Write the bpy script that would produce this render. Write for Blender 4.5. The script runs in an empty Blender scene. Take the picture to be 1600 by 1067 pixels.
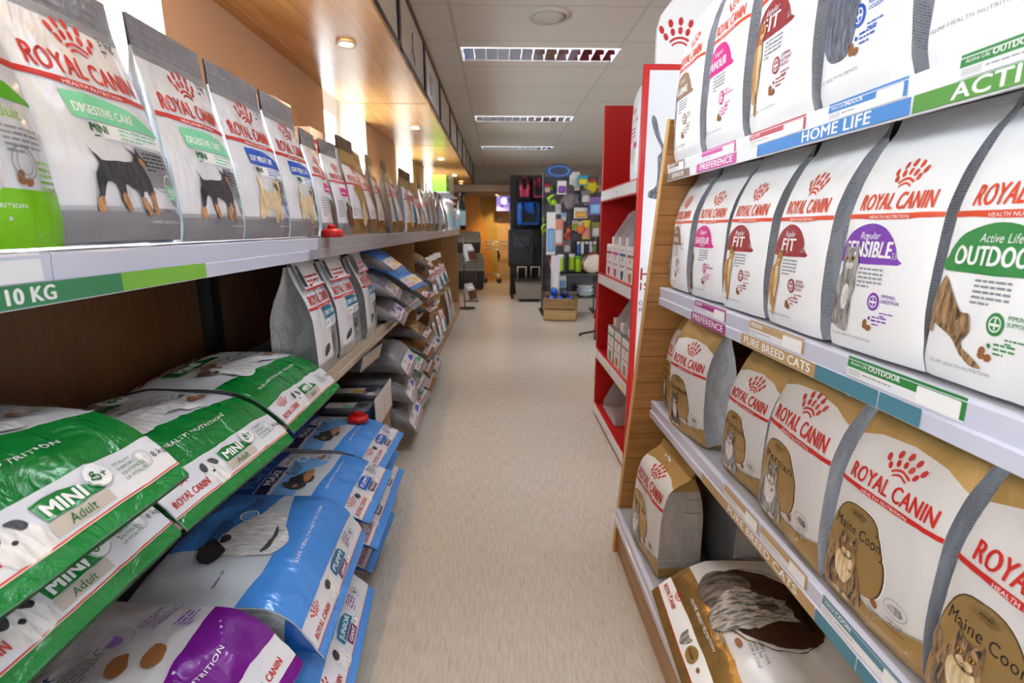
import bpy, bmesh, math, random
from mathutils import Vector, Matrix, Euler, noise
from mathutils.geometry import tessellate_polygon
SC = bpy.context.scene
COL = SC.collection
R = math.radians
random.seed(7)

# ---------------------------------------------------------------- camera
cd = bpy.data.cameras.new('camera'); cam = bpy.data.objects.new('camera', cd); COL.objects.link(cam)
cd.sensor_width = 36; cd.sensor_fit = 'HORIZONTAL'; cd.lens = 18.0; cd.clip_start = .02
cam.location = (0, 0, 1.4)
cam.rotation_euler = (R(90 - 12.51), 0, R(-1.538))
cd.dof.use_dof = True; cd.dof.focus_distance = 1.25; cd.dof.aperture_fstop = 4.5
SC.camera = cam

# ---------------------------------------------------------------- world, view
W = bpy.data.worlds.new('sky'); SC.world = W; W.use_nodes = True
nt = W.node_tree; bg = nt.nodes['Background']
bg.inputs['Color'].default_value = (.93, .97, 1, 1); bg.inputs['Strength'].default_value = 11.0
SC.view_settings.view_transform = 'Standard'; SC.view_settings.look = 'None'
SC.view_settings.exposure = 0.84; SC.view_settings.gamma = 1
SC.view_settings.use_curve_mapping = False
SC.cycles.use_denoising = True
SC.cycles.max_bounces = 8; SC.cycles.diffuse_bounces = 4; SC.cycles.glossy_bounces = 4
SC.cycles.transparent_max_bounces = 12; SC.cycles.sample_clamp_indirect = 6
SC.cycles.caustics_reflective = False; SC.cycles.caustics_refractive = False
TROFFER_E = 90.0      # emission of the fluorescent tubes
DOWN_W = 12.0         # watts of each warm downlight

# ---------------------------------------------------------------- materials
def lin(c):
    return tuple((x / 12.92 if x <= .04045 else ((x + .055) / 1.055) ** 2.4) for x in [v / 255 for v in c]) + (1,)
MATS = {}
def mat(name, rgb, rough=.5, metal=0, bump=0, bscale=60, spec=.5, emit=0, trans=0, coat=0, alpha=1):
    if name in MATS: return MATS[name]
    m = bpy.data.materials.new(name); m.use_nodes = True; MATS[name] = m
    n = m.node_tree.nodes; b = n['Principled BSDF']
    b.inputs['Base Color'].default_value = lin(rgb); b.inputs['Roughness'].default_value = rough
    b.inputs['Metallic'].default_value = metal; b.inputs['Specular IOR Level'].default_value = spec
    b.inputs['Transmission Weight'].default_value = trans; b.inputs['Coat Weight'].default_value = coat
    b.inputs['Alpha'].default_value = alpha
    if emit:
        b.inputs['Emission Color'].default_value = lin(rgb); b.inputs['Emission Strength'].default_value = emit
    if bump:
        tc = n.new('ShaderNodeTexCoord'); no = n.new('ShaderNodeTexNoise'); bu = n.new('ShaderNodeBump')
        no.inputs['Scale'].default_value = bscale; no.inputs['Detail'].default_value = 3
        bu.inputs['Strength'].default_value = bump; bu.inputs['Distance'].default_value = .01
        L = m.node_tree.links
        L.new(tc.outputs['Object'], no.inputs['Vector']); L.new(no.outputs['Fac'], bu.inputs['Height'])
        L.new(bu.outputs['Normal'], b.inputs['Normal'])
    return m
def film(name, rgb, rough=.32, metal=0, bump=.25, bscale=22):
    """printed bag film: glossy, softly crumpled"""
    if name in MATS: return MATS[name]
    m = mat(name, rgb, rough, metal)
    nt = m.node_tree; n = nt.nodes; L = nt.links; b = n['Principled BSDF']
    tc = n.new('ShaderNodeTexCoord'); mp = n.new('ShaderNodeMapping'); mp.inputs['Scale'].default_value = (1, 1, .55)
    n1 = n.new('ShaderNodeTexNoise'); n1.inputs['Scale'].default_value = bscale; n1.inputs['Detail'].default_value = 4; n1.inputs['Distortion'].default_value = 1.2
    v = n.new('ShaderNodeTexVoronoi'); v.feature = 'SMOOTH_F1'; v.inputs['Scale'].default_value = bscale * .9
    ad = n.new('ShaderNodeMath'); ad.operation = 'MULTIPLY_ADD'; ad.inputs[1].default_value = .6
    bu = n.new('ShaderNodeBump'); bu.inputs['Strength'].default_value = bump; bu.inputs['Distance'].default_value = .012
    L.new(tc.outputs['Object'], mp.inputs['Vector']); L.new(mp.outputs['Vector'], n1.inputs['Vector']); L.new(mp.outputs['Vector'], v.inputs['Vector'])
    L.new(v.outputs['Distance'], ad.inputs[0]); L.new(n1.outputs['Fac'], ad.inputs[2]); L.new(ad.outputs[0], bu.inputs['Height'])
    L.new(bu.outputs['Normal'], b.inputs['Normal'])
    return m
def ramp(nt, fac, stops):
    r = nt.nodes.new('ShaderNodeValToRGB'); e = r.color_ramp.elements
    while len(e) < len(stops): e.new(.5)
    for k, (p, c) in enumerate(stops): e[k].position = p; e[k].color = lin(c)
    nt.links.new(fac, r.inputs['Fac']); return r.outputs['Color']
def fur(name, c1, c2, scale=90, stretch=(1, .25, .25), c3=None):
    """photographic fur printed on a bag: streaked two or three tone pattern"""
    if name in MATS: return MATS[name]
    m = mat(name, c1, .4); nt = m.node_tree; n = nt.nodes; L = nt.links
    tc = n.new('ShaderNodeTexCoord'); mp = n.new('ShaderNodeMapping'); mp.inputs['Scale'].default_value = stretch
    no = n.new('ShaderNodeTexNoise'); no.inputs['Scale'].default_value = scale; no.inputs['Detail'].default_value = 5; no.inputs['Distortion'].default_value = .8
    L.new(tc.outputs['UV'], mp.inputs['Vector']); L.new(mp.outputs['Vector'], no.inputs['Vector'])
    st = [(.36, c1), (.62, c2)] + ([(.72, c3)] if c3 else [])
    L.new(ramp(nt, no.outputs['Fac'], st), n['Principled BSDF'].inputs['Base Color'])
    return m
def fineprint(name, bgc, ink, rough=.4, metal=0, rowh=.0045):
    """rows of small type as broken dashes on a bag's side"""
    if name in MATS: return MATS[name]
    m = film(name, bgc, rough, metal, .2); nt = m.node_tree; n = nt.nodes; L = nt.links
    tc = n.new('ShaderNodeTexCoord'); br = n.new('ShaderNodeTexBrick'); br.offset = .37; br.squash = 1.4; br.squash_frequency = 3
    br.inputs['Scale'].default_value = 1; br.inputs['Brick Width'].default_value = rowh * 2.2; br.inputs['Row Height'].default_value = rowh
    br.inputs['Mortar Size'].default_value = rowh * .28; br.inputs['Mortar Smooth'].default_value = .1
    br.inputs['Color1'].default_value = lin(ink); br.inputs['Color2'].default_value = lin(bgc); br.inputs['Mortar'].default_value = lin(bgc); br.inputs['Bias'].default_value = -.25
    no = n.new('ShaderNodeTexNoise'); no.inputs['Scale'].default_value = 11; no.inputs['Detail'].default_value = 0
    gt = n.new('ShaderNodeMath'); gt.operation = 'GREATER_THAN'; gt.inputs[1].default_value = .43
    mx = n.new('ShaderNodeMix'); mx.data_type = 'RGBA'; mx.inputs['A'].default_value = lin(bgc)
    L.new(tc.outputs['UV'], br.inputs['Vector']); L.new(tc.outputs['UV'], no.inputs['Vector']); L.new(no.outputs['Fac'], gt.inputs[0])
    L.new(gt.outputs[0], mx.inputs['Factor']); L.new(br.outputs['Color'], mx.inputs['B']); L.new(mx.outputs['Result'], n['Principled BSDF'].inputs['Base Color'])
    return m
def wood(name, c1, c2, axis='Y', scale=5, rough=.4, boards=0, coat=0):
    if name in MATS: return MATS[name]
    m = mat(name, c1, rough, coat=coat); nt = m.node_tree; n = nt.nodes; L = nt.links
    tc = n.new('ShaderNodeTexCoord'); mp = n.new('ShaderNodeMapping')
    s = [scale * 4, scale * 4, scale * 4]; s['XYZ'.index(axis)] = scale * .22
    mp.inputs['Scale'].default_value = s
    no = n.new('ShaderNodeTexNoise'); no.inputs['Scale'].default_value = 1.6; no.inputs['Detail'].default_value = 6; no.inputs['Distortion'].default_value = 1.1
    L.new(tc.outputs['Object'], mp.inputs['Vector']); L.new(mp.outputs['Vector'], no.inputs['Vector'])
    col = ramp(nt, no.outputs['Fac'], [(.32, c1), (.68, c2)])
    if boards:
        sp = n.new('ShaderNodeSeparateXYZ'); L.new(tc.outputs['Object'], sp.inputs[0])
        a = n.new('ShaderNodeMath'); a.operation = 'MULTIPLY'; a.inputs[1].default_value = boards; L.new(sp.outputs['Z'], a.inputs[0])
        f = n.new('ShaderNodeMath'); f.operation = 'FRACT'; L.new(a.outputs[0], f.inputs[0])
        g = n.new('ShaderNodeMath'); g.operation = 'LESS_THAN'; g.inputs[1].default_value = .035; L.new(f.outputs[0], g.inputs[0])
        mx = n.new('ShaderNodeMix'); mx.data_type = 'RGBA'; L.new(g.outputs[0], mx.inputs['Factor']); L.new(col, mx.inputs['A'])
        mx.inputs['B'].default_value = lin(tuple(x * .72 for x in c1)); col = mx.outputs['Result']
    L.new(col, n['Principled BSDF'].inputs['Base Color'])
    return m

WHITE = film('white_film', (238, 238, 240), .34, 0, .12)
WHITE_G = film('white_gloss_film', (226, 227, 232), .1, .15, .38, 14)
PEARL = film('pearl_white_film', (212, 209, 208), .34, .05, .14)
SILVER = film('silver_film', (188, 189, 192), .3, .72, .4)
SILVER_D = film('dark_silver_film', (150, 150, 156), .26, .5, .4)
STEEL = film('steel_grey_film', (150, 151, 155), .34, .45, .2)
GREYSIDE = fineprint('grey_side_print', (212, 215, 224), (140, 144, 152))
DARKSIDE = film('dark_side_film', (92, 94, 100), .36, .2, .2)
GOLD = film('gold_film', (196, 158, 92), .27, .82, .35)
GOLD_M = film('matt_gold_film', (176, 142, 84), .4, .45, .2)
GOLD_S = film('satin_gold_film', (190, 156, 96), .3, .65, .25)
GOLD_D = film('bronze_film', (112, 84, 46), .32, .7, .3)
BLUE = film('blue_film', (74, 144, 224), .17, .05, .35)
BLUE_D = film('dark_blue_film', (20, 78, 156), .25, .05, .3)
NAVY = mat('navy_print', (22, 32, 84), .35)
LBLUE = mat('light_blue_print', (116, 176, 232), .35)
GREEN = film('green_film', (6, 118, 44), .16, .05, .45)
GREEN_D = film('dark_green_film', (5, 62, 30), .28, .05, .3)
LIME = film('lime_film', (126, 202, 0), .25, .05, .3)
PURPLE = film('purple_film', (112, 20, 130), .2, .05, .3)
RED = mat('logo_red_ink', (190, 40, 30), .4)
ORED = mat('logo_orange_red_ink', (214, 70, 34), .4)
BLACK = mat('black_ink', (24, 24, 26), .4)
GREYI = mat('grey_ink', (140, 140, 146), .45)
LGREY = mat('pale_grey_print', (205, 205, 208), .4)
WINK = mat('white_ink', (240, 240, 240), .4)
WHITE_DIM = mat('dimmed_white_print', (214, 214, 219), .36)  # white sack print, its colour darkened to stand for light falloff
MINT = mat('mint_print', (122, 206, 160), .35)
MINT_D = mat('mint_dark_print', (66, 158, 112), .35)
BLUEP = mat('mid_blue_print', (16, 84, 186), .35)
TEAL = mat('teal_print', (20, 112, 146), .35)
BROWN = mat('brown_print', (150, 118, 92), .4)
MAROON = mat('maroon_print', (150, 46, 52), .4)
PINK = mat('magenta_print', (206, 40, 130), .4)
VIOLET = mat('violet_print', (122, 60, 170), .4)
GREENP = mat('green_print', (50, 132, 66), .4)
GREENT = mat('green_text', (10, 92, 40), .4)
TAN = mat('tan_strip', (184, 152, 104), .45)
TEALS = mat('teal_strip', (74, 128, 146), .45)
LIMES = mat('lime_strip', (122, 180, 60), .45)
GREENS = mat('green_strip', (54, 128, 84), .45)
GREEN2 = mat('leaf_green_strip', (86, 148, 64), .45)
BLUES = mat('sky_blue_strip', (72, 136, 206), .45)
PINKS = mat('pink_strip', (206, 84, 160), .45)
MAGS = mat('plum_strip', (164, 46, 122), .45)
BROWNS = mat('brown_strip', (134, 112, 98), .45)
KIB = mat('kibble_print', (146, 92, 50), .6)
RAIL = mat('rail_plastic', (206, 208, 226), .22, 0, coat=.3)
RAIL_D = mat('rail_grey', (150, 150, 160), .3)
RAILW = mat('rail_white', (236, 236, 240), .25)
F_BLACK = fur('black_fur', (26, 26, 30), (66, 64, 68)); F_TAN = fur('tan_fur', (150, 98, 60), (200, 150, 100))
F_CREAM = fur('cream_fur', (196, 168, 120), (232, 214, 176)); F_GINGER = fur('ginger_fur', (150, 98, 44), (208, 158, 92), 120)
F_GREY = fur('grey_fur', (96, 92, 90), (176, 172, 168), 110); F_TABBY = fur('tabby_fur', (70, 52, 38), (176, 140, 100), 130)
F_SILVER = fur('silver_cat_fur', (70, 66, 64), (190, 182, 172), 100, (1, .3, .3)); F_WHITE = fur('white_fur', (196, 192, 190), (236, 234, 232))
F_BLUEG = fur('blue_grey_fur', (52, 58, 72), (118, 124, 140), 120); F_BROWN = fur('brown_fur', (70, 44, 32), (118, 82, 60))
F_CHOC = fur('smoke_fur', (40, 34, 32), (120, 108, 98), 70)

# ---------------------------------------------------------------- objects and tags
def link(o, parent=None):
    COL.objects.link(o)
    if parent: o.parent = parent
    return o
def tag(o, label, cat, group=None, kind=None):
    o['label'] = label; o['category'] = cat
    if group: o['group'] = group
    if kind: o['kind'] = kind
    return o
def empty(name, loc=(0, 0, 0), rot=(0, 0, 0), label=None, cat=None, group=None):
    o = bpy.data.objects.new(name, None); o.empty_display_size = .05; link(o)
    o.location = loc; o.rotation_euler = rot
    if label: tag(o, label, cat, group)
    return o
def dup(o, parent=None):
    c = o.copy(); link(c)
    if parent: c.parent = parent
    for ch in list(o.children): dup(ch, c)
    return c
class MB:
    """collects shapes into one mesh"""
    def __init__(s): s.bm = bmesh.new(); s.mats = []
    def mi(s, m):
        if m not in s.mats: s.mats.append(m)
        return s.mats.index(m)
    def face(s, pts, m, smooth=False):
        f = s.bm.faces.new([s.bm.verts.new(p) for p in pts]); f.material_index = s.mi(m); f.smooth = smooth; return f
    def box(s, x0, y0, z0, x1, y1, z1, m, bev=0, M=None):
        v = [s.bm.verts.new((x, y, z)) for x in (x0, x1) for y in (y0, y1) for z in (z0, z1)]
        fs = [s.bm.faces.new([v[i] for i in q]) for q in ((0, 1, 3, 2), (4, 6, 7, 5), (0, 4, 5, 1), (2, 3, 7, 6), (0, 2, 6, 4), (1, 5, 7, 3))]
        i = s.mi(m)
        for f in fs: f.material_index = i
        if bev:
            es = list({e for f in fs for e in f.edges})
            r = bmesh.ops.bevel(s.bm, geom=es, offset=bev, segments=2, affect='EDGES', profile=.5)
            for f in r['faces']: f.material_index = i
            v = list({w for f in fs if f.is_valid for w in f.verts} | {w for f in r['faces'] for w in f.verts})
        if M: bmesh.ops.transform(s.bm, matrix=M, verts=v)
        return v
    def prism(s, poly, ax, a, b, m, smooth=False):
        """extrude a 2-D outline along axis ax from a to b; outline in the other two axes in order"""
        def P(p, t):
            q = list(p); q.insert('XYZ'.index(ax), t); return q
        A = [s.bm.verts.new(P(p, a)) for p in poly]; B = [s.bm.verts.new(P(p, b)) for p in poly]
        i = s.mi(m); n = len(poly); fs = [s.bm.faces.new(A[::-1]), s.bm.faces.new(B)]
        for k in range(n):
            f = s.bm.faces.new([A[k], A[(k + 1) % n], B[(k + 1) % n], B[k]]); f.smooth = smooth; fs.append(f)
        for f in fs: f.material_index = i
        return fs
    def tube(s, pts, r, m, seg=8, closed=False):
        pts = [Vector(p) for p in pts]; rings = []; n = len(pts); i = s.mi(m)
        rr = r if isinstance(r, (list, tuple)) else [r] * n
        up = Vector((.13, .21, 1)).normalized()
        for k, p in enumerate(pts):
            d = (pts[(k + 1) % n] - pts[k - 1]) if closed else (pts[min(k + 1, n - 1)] - pts[max(k - 1, 0)])
            d.normalize(); a = d.cross(up)
            if a.length < .05: a = d.cross(Vector((1, 0, 0)))
            a.normalize(); b = d.cross(a)
            rings.append([s.bm.verts.new(p + (a * math.cos(t) + b * math.sin(t)) * rr[k]) for t in [2 * math.pi * j / seg for j in range(seg)]])
        for k in range(n if closed else n - 1):
            A, B = rings[k], rings[(k + 1) % n]
            for j in range(seg):
                f = s.bm.faces.new([A[j], A[(j + 1) % seg], B[(j + 1) % seg], B[j]]); f.material_index = i; f.smooth = True
        if not closed:
            for q in (rings[0][::-1], rings[-1]): s.bm.faces.new(q).material_index = i
    def lathe(s, prof, c, m, seg=20, axis='Z', sx=1, sy=1, cap=True):
        i = s.mi(m); rings = []
        for r, z in prof:
            ring = []
            for j in range(seg):
                t = 2 * math.pi * j / seg; p = [r * math.cos(t) * sx, r * math.sin(t) * sy, z]
                if axis == 'X': p = [p[2], p[0], p[1]]
                if axis == 'Y': p = [p[0], p[2], p[1]]
                ring.append(s.bm.verts.new([p[k] + c[k] for k in range(3)]))
            rings.append(ring)
        for A, B in zip(rings, rings[1:]):
            for j in range(seg):
                f = s.bm.faces.new([A[j], A[(j + 1) % seg], B[(j + 1) % seg], B[j]]); f.material_index = i; f.smooth = True
        if cap:
            for q in (rings[0][::-1], rings[-1]): s.bm.faces.new(q).material_index = i
    def ball(s, c, r, m, sx=1, sy=1, sz=1, seg=14):
        n = seg // 2 + 1
        s.lathe([(r * math.sin(math.pi * k / n) if 0 < k < n else r * .02, -r * sz * math.cos(math.pi * k / n)) for k in range(n + 1)], c, m, seg, 'Z', sx, sy)
    def build(s, name, parent=None, fix=True):
        if fix: bmesh.ops.recalc_face_normals(s.bm, faces=s.bm.faces)
        me = bpy.data.meshes.new(name); s.bm.to_mesh(me); s.bm.free()
        for m in s.mats: me.materials.append(m)
        return link(bpy.data.objects.new(name, me), parent)
def struct(o):
    o['kind'] = 'structure'; return o

# ---------------------------------------------------------------- printed artwork (2-D shapes laid on a bag or a sign)
_TX = {}
def text_tris(t, bold, res):
    k = (t, bold, res)
    if k not in _TX:
        cu = bpy.data.curves.new('type', 'FONT'); cu.body = t; cu.size = 1; cu.resolution_u = res
        cu.space_character = 1.06; cu.fill_mode = 'FRONT'
        o = bpy.data.objects.new('type', cu); me = o.to_mesh(); me.calc_loop_triangles()
        v = [(p.co.x, p.co.y) for p in me.vertices]; f = [tuple(q.vertices) for q in me.loop_triangles]
        o.to_mesh_clear(); bpy.data.objects.remove(o); bpy.data.curves.remove(cu)
        xs = [p[0] for p in v] or [0, 1]; _TX[k] = (v, f, min(xs), max(xs))
    return _TX[k]
CAP = .70
def smooth(pts, n=3):
    """closed Catmull-Rom outline"""
    out = []; N = len(pts)
    for i in range(N):
        p0, p1, p2, p3 = pts[i - 1], pts[i], pts[(i + 1) % N], pts[(i + 2) % N]
        for k in range(n):
            t = k / n
            out.append(tuple(.5 * (2 * b + (c - a) * t + (2 * a - 5 * b + 4 * c - d) * t * t + (3 * b - a - 3 * c + d) * t ** 3) for a, b, c, d in zip(p0, p1, p2, p3)))
    return out
class Art:
    lift = 1
    def __init__(s): s.items = []      # (material, layer, verts2d, faces, cut)
    def poly(s, m, pts, L=1, cut=True):
        t = tessellate_polygon([[Vector((x, y, 0)) for x, y in pts]])
        s.items.append((m, L, list(pts), t, cut))
    def rect(s, m, x0, y0, x1, y1, L=1, r=0):
        if r:
            p = []
            for cx, cy, a in ((x1 - r, y1 - r, 0), (x0 + r, y1 - r, 90), (x0 + r, y0 + r, 180), (x1 - r, y0 + r, 270)):
                p += [(cx + r * math.cos(R(a + k * 22.5)), cy + r * math.sin(R(a + k * 22.5))) for k in range(5)]
            return s.poly(m, p, L)
        s.poly(m, [(x0, y0), (x1, y0), (x1, y1), (x0, y1)], L)
    def ell(s, m, cx, cy, rx, ry, L=1, rot=0, n=24, cut=True):
        c, q = math.cos(rot), math.sin(rot)
        s.poly(m, [(cx + rx * math.cos(t) * c - ry * math.sin(t) * q, cy + rx * math.cos(t) * q + ry * math.sin(t) * c) for t in [2 * math.pi * k / n for k in range(n)]], L, cut)
    def stroke(s, m, pts, w, L=1):
        for a, b in zip(pts, pts[1:]):
            dx, dy = b[0] - a[0], b[1] - a[1]; l = math.hypot(dx, dy) or 1; nx, ny = -dy / l * w / 2, dx / l * w / 2
            s.poly(m, [(a[0] - nx, a[1] - ny), (b[0] - nx, b[1] - ny), (b[0] + nx, b[1] + ny), (a[0] + nx, a[1] + ny)], L)
    def ring(s, m, cx, cy, rx, ry, w, L=1, a0=0, a1=360):
        s.stroke(m, [(cx + rx * math.cos(R(a)), cy + ry * math.sin(R(a))) for a in [a0 + (a1 - a0) * k / 24 for k in range(25)]], w, L)
    def yscale(s, k):
        s.items = [(m, L, [(x, y * k) for x, y in v], f, c) for m, L, v, f, c in s.items]; return s
    def shift(s, dy):
        s.items = [(m, L, [(x, y + dy) for x, y in v], f, c) for m, L, v, f, c in s.items]; return s
    def text(s, m, t, x, y, h, L=2, width=None, align='L', bold=.012, rot=0, shear=0, arc=0):
        if bold > .005:   # heavier strokes: the same word printed again, a hair to each side
            d = h * bold * 1.3
            for i, (ex, ey) in enumerate(((d, 0), (-d, 0), (0, d * .7)) if bold > .015 else ((d, 0),)): s.text(m, t, x + ex, y + ey, h, L + .1 * (i + 1), width, align, 0, rot, shear, arc)
            bold = 0
        v, f, a, b = text_tris(t, bold, 3 if h > .008 else 2); k = h / CAP
        kx = width / max(b - a, .01) if width else k
        w = (b - a) * kx; ox = {'L': 0, 'C': -w / 2, 'R': -w}[align]; c, q = math.cos(rot), math.sin(rot)
        o = []
        for px, py in v:
            X = (px - a) * kx + ox; Y = py * k; X += shear * Y
            if arc: Y += arc * (1 - (2 * (X - ox) / w - 1) ** 2)
            o.append((x + X * c - Y * q, y + X * q + Y * c))
        s.items.append((m, L, o, f, h > .011))
        return w
    def lines(s, m, x, y, w, n, lh, L=2, seed=0, th=.42):
        """small paragraphs of type too small to read: broken dashes"""
        rnd = random.Random(seed + int(x * 1e4) + n)
        for i in range(n):
            X = x; yy = y - i * lh; end = x + w * (1 if i < n - 1 else rnd.uniform(.3, .7))
            while X < end - lh * .3:
                l = min(rnd.uniform(.7, 2.6) * lh, end - X)
                s.poly(m, [(X, yy), (X + l, yy), (X + l, yy + lh * th), (X, yy + lh * th)], L, False); X += l + lh * .35
    def crown(s, m, cx, cy, w, L=2, lean=0):
        """the dotted crown above the wordmark: two arcs and two rows of beads fanning out"""
        for r, t in ((.6, .075), (.46, .06)):
            s.stroke(m, [(cx + r * w * .9 * math.sin(a), cy - w * .42 + r * w * 1.0 * math.cos(a)) for a in [-.68 + 1.36 * k / 10 for k in range(11)]], t * w, L)
        for row, (d, e, n) in enumerate(((.8, .105, 5), (1.07, .115, 5))):
            for k in range(n):
                a = -.7 + 1.4 * k / (n - 1)
                s.ell(m, cx + d * w * .9 * math.sin(a) * 1.02, cy - w * .42 + d * w * 1.02 * math.cos(a), e * w * .72, e * w * 1.12, L, -a * .6, 14, False)
    def shape(s, m, pts, x, y, w, h, L=2, flip=False, n=3):
        s.poly(m, [(x + (1 - px if flip else px) * w, y + py * h) for px, py in (smooth(pts, n) if n else pts)], L)
    def build(s, mb, surf, xl, sl, x0, x1, s0, s1):
        """lay the shapes on surf(x, s, offset); xl / sl are the surface's own grid lines"""
        groups = {}
        for m, L, v, f, cut in s.items: groups.setdefault(cut, []).append((m, L, v, f))
        uvl = mb.bm.loops.layers.uv.verify()
        for cut, its in groups.items():
            bm = bmesh.new()
            for m, L, v, f in its:
                vs = [bm.verts.new((px, py, L)) for px, py in v]; i = mb.mi(m)
                for t in f:
                    try: fc = bm.faces.new([vs[k] for k in t])
                    except ValueError: continue
                    fc.material_index = i
            def bis(co, no, clear=False):
                bmesh.ops.bisect_plane(bm, geom=bm.verts[:] + bm.edges[:] + bm.faces[:], plane_co=co, plane_no=no, clear_outer=clear, dist=1e-6)
            bis((x1, 0, 0), (1, 0, 0), True); bis((x0, 0, 0), (-1, 0, 0), True); bis((0, s1, 0), (0, 1, 0), True); bis((0, s0, 0), (0, -1, 0), True)
            if cut:
                for x in xl: bis((x, 0, 0), (1, 0, 0))
                for q in sl: bis((0, q, 0), (0, 1, 0))
            vm = {}
            for v in bm.verts: vm[v] = mb.bm.verts.new(surf(v.co.x, v.co.y, (.0004 + .00036 * v.co.z) * s.lift))
            for f in bm.faces:
                try: g = mb.bm.faces.new([vm[v] for v in f.verts])
                except ValueError: continue
                g.material_index = f.material_index; g.smooth = True
                if g.calc_area() > 1e-14: pass
                for lp, v in zip(g.loops, f.verts): lp[uvl].uv = (v.co.x, v.co.y)
            bm.free()
def flat_art(art, name, surf, x0, x1, y0, y1, parent, base=None, xl=(), sl=()):
    """a printed card: base sheet and artwork on a plane"""
    mb = MB()
    if base: mb.face([surf(x0, y0, 0), surf(x1, y0, 0), surf(x1, y1, 0), surf(x0, y1, 0)], base)
    art.build(mb, surf, xl, sl, x0, x1, y0, y1)
    return mb.build(name, parent, fix=False)

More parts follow.
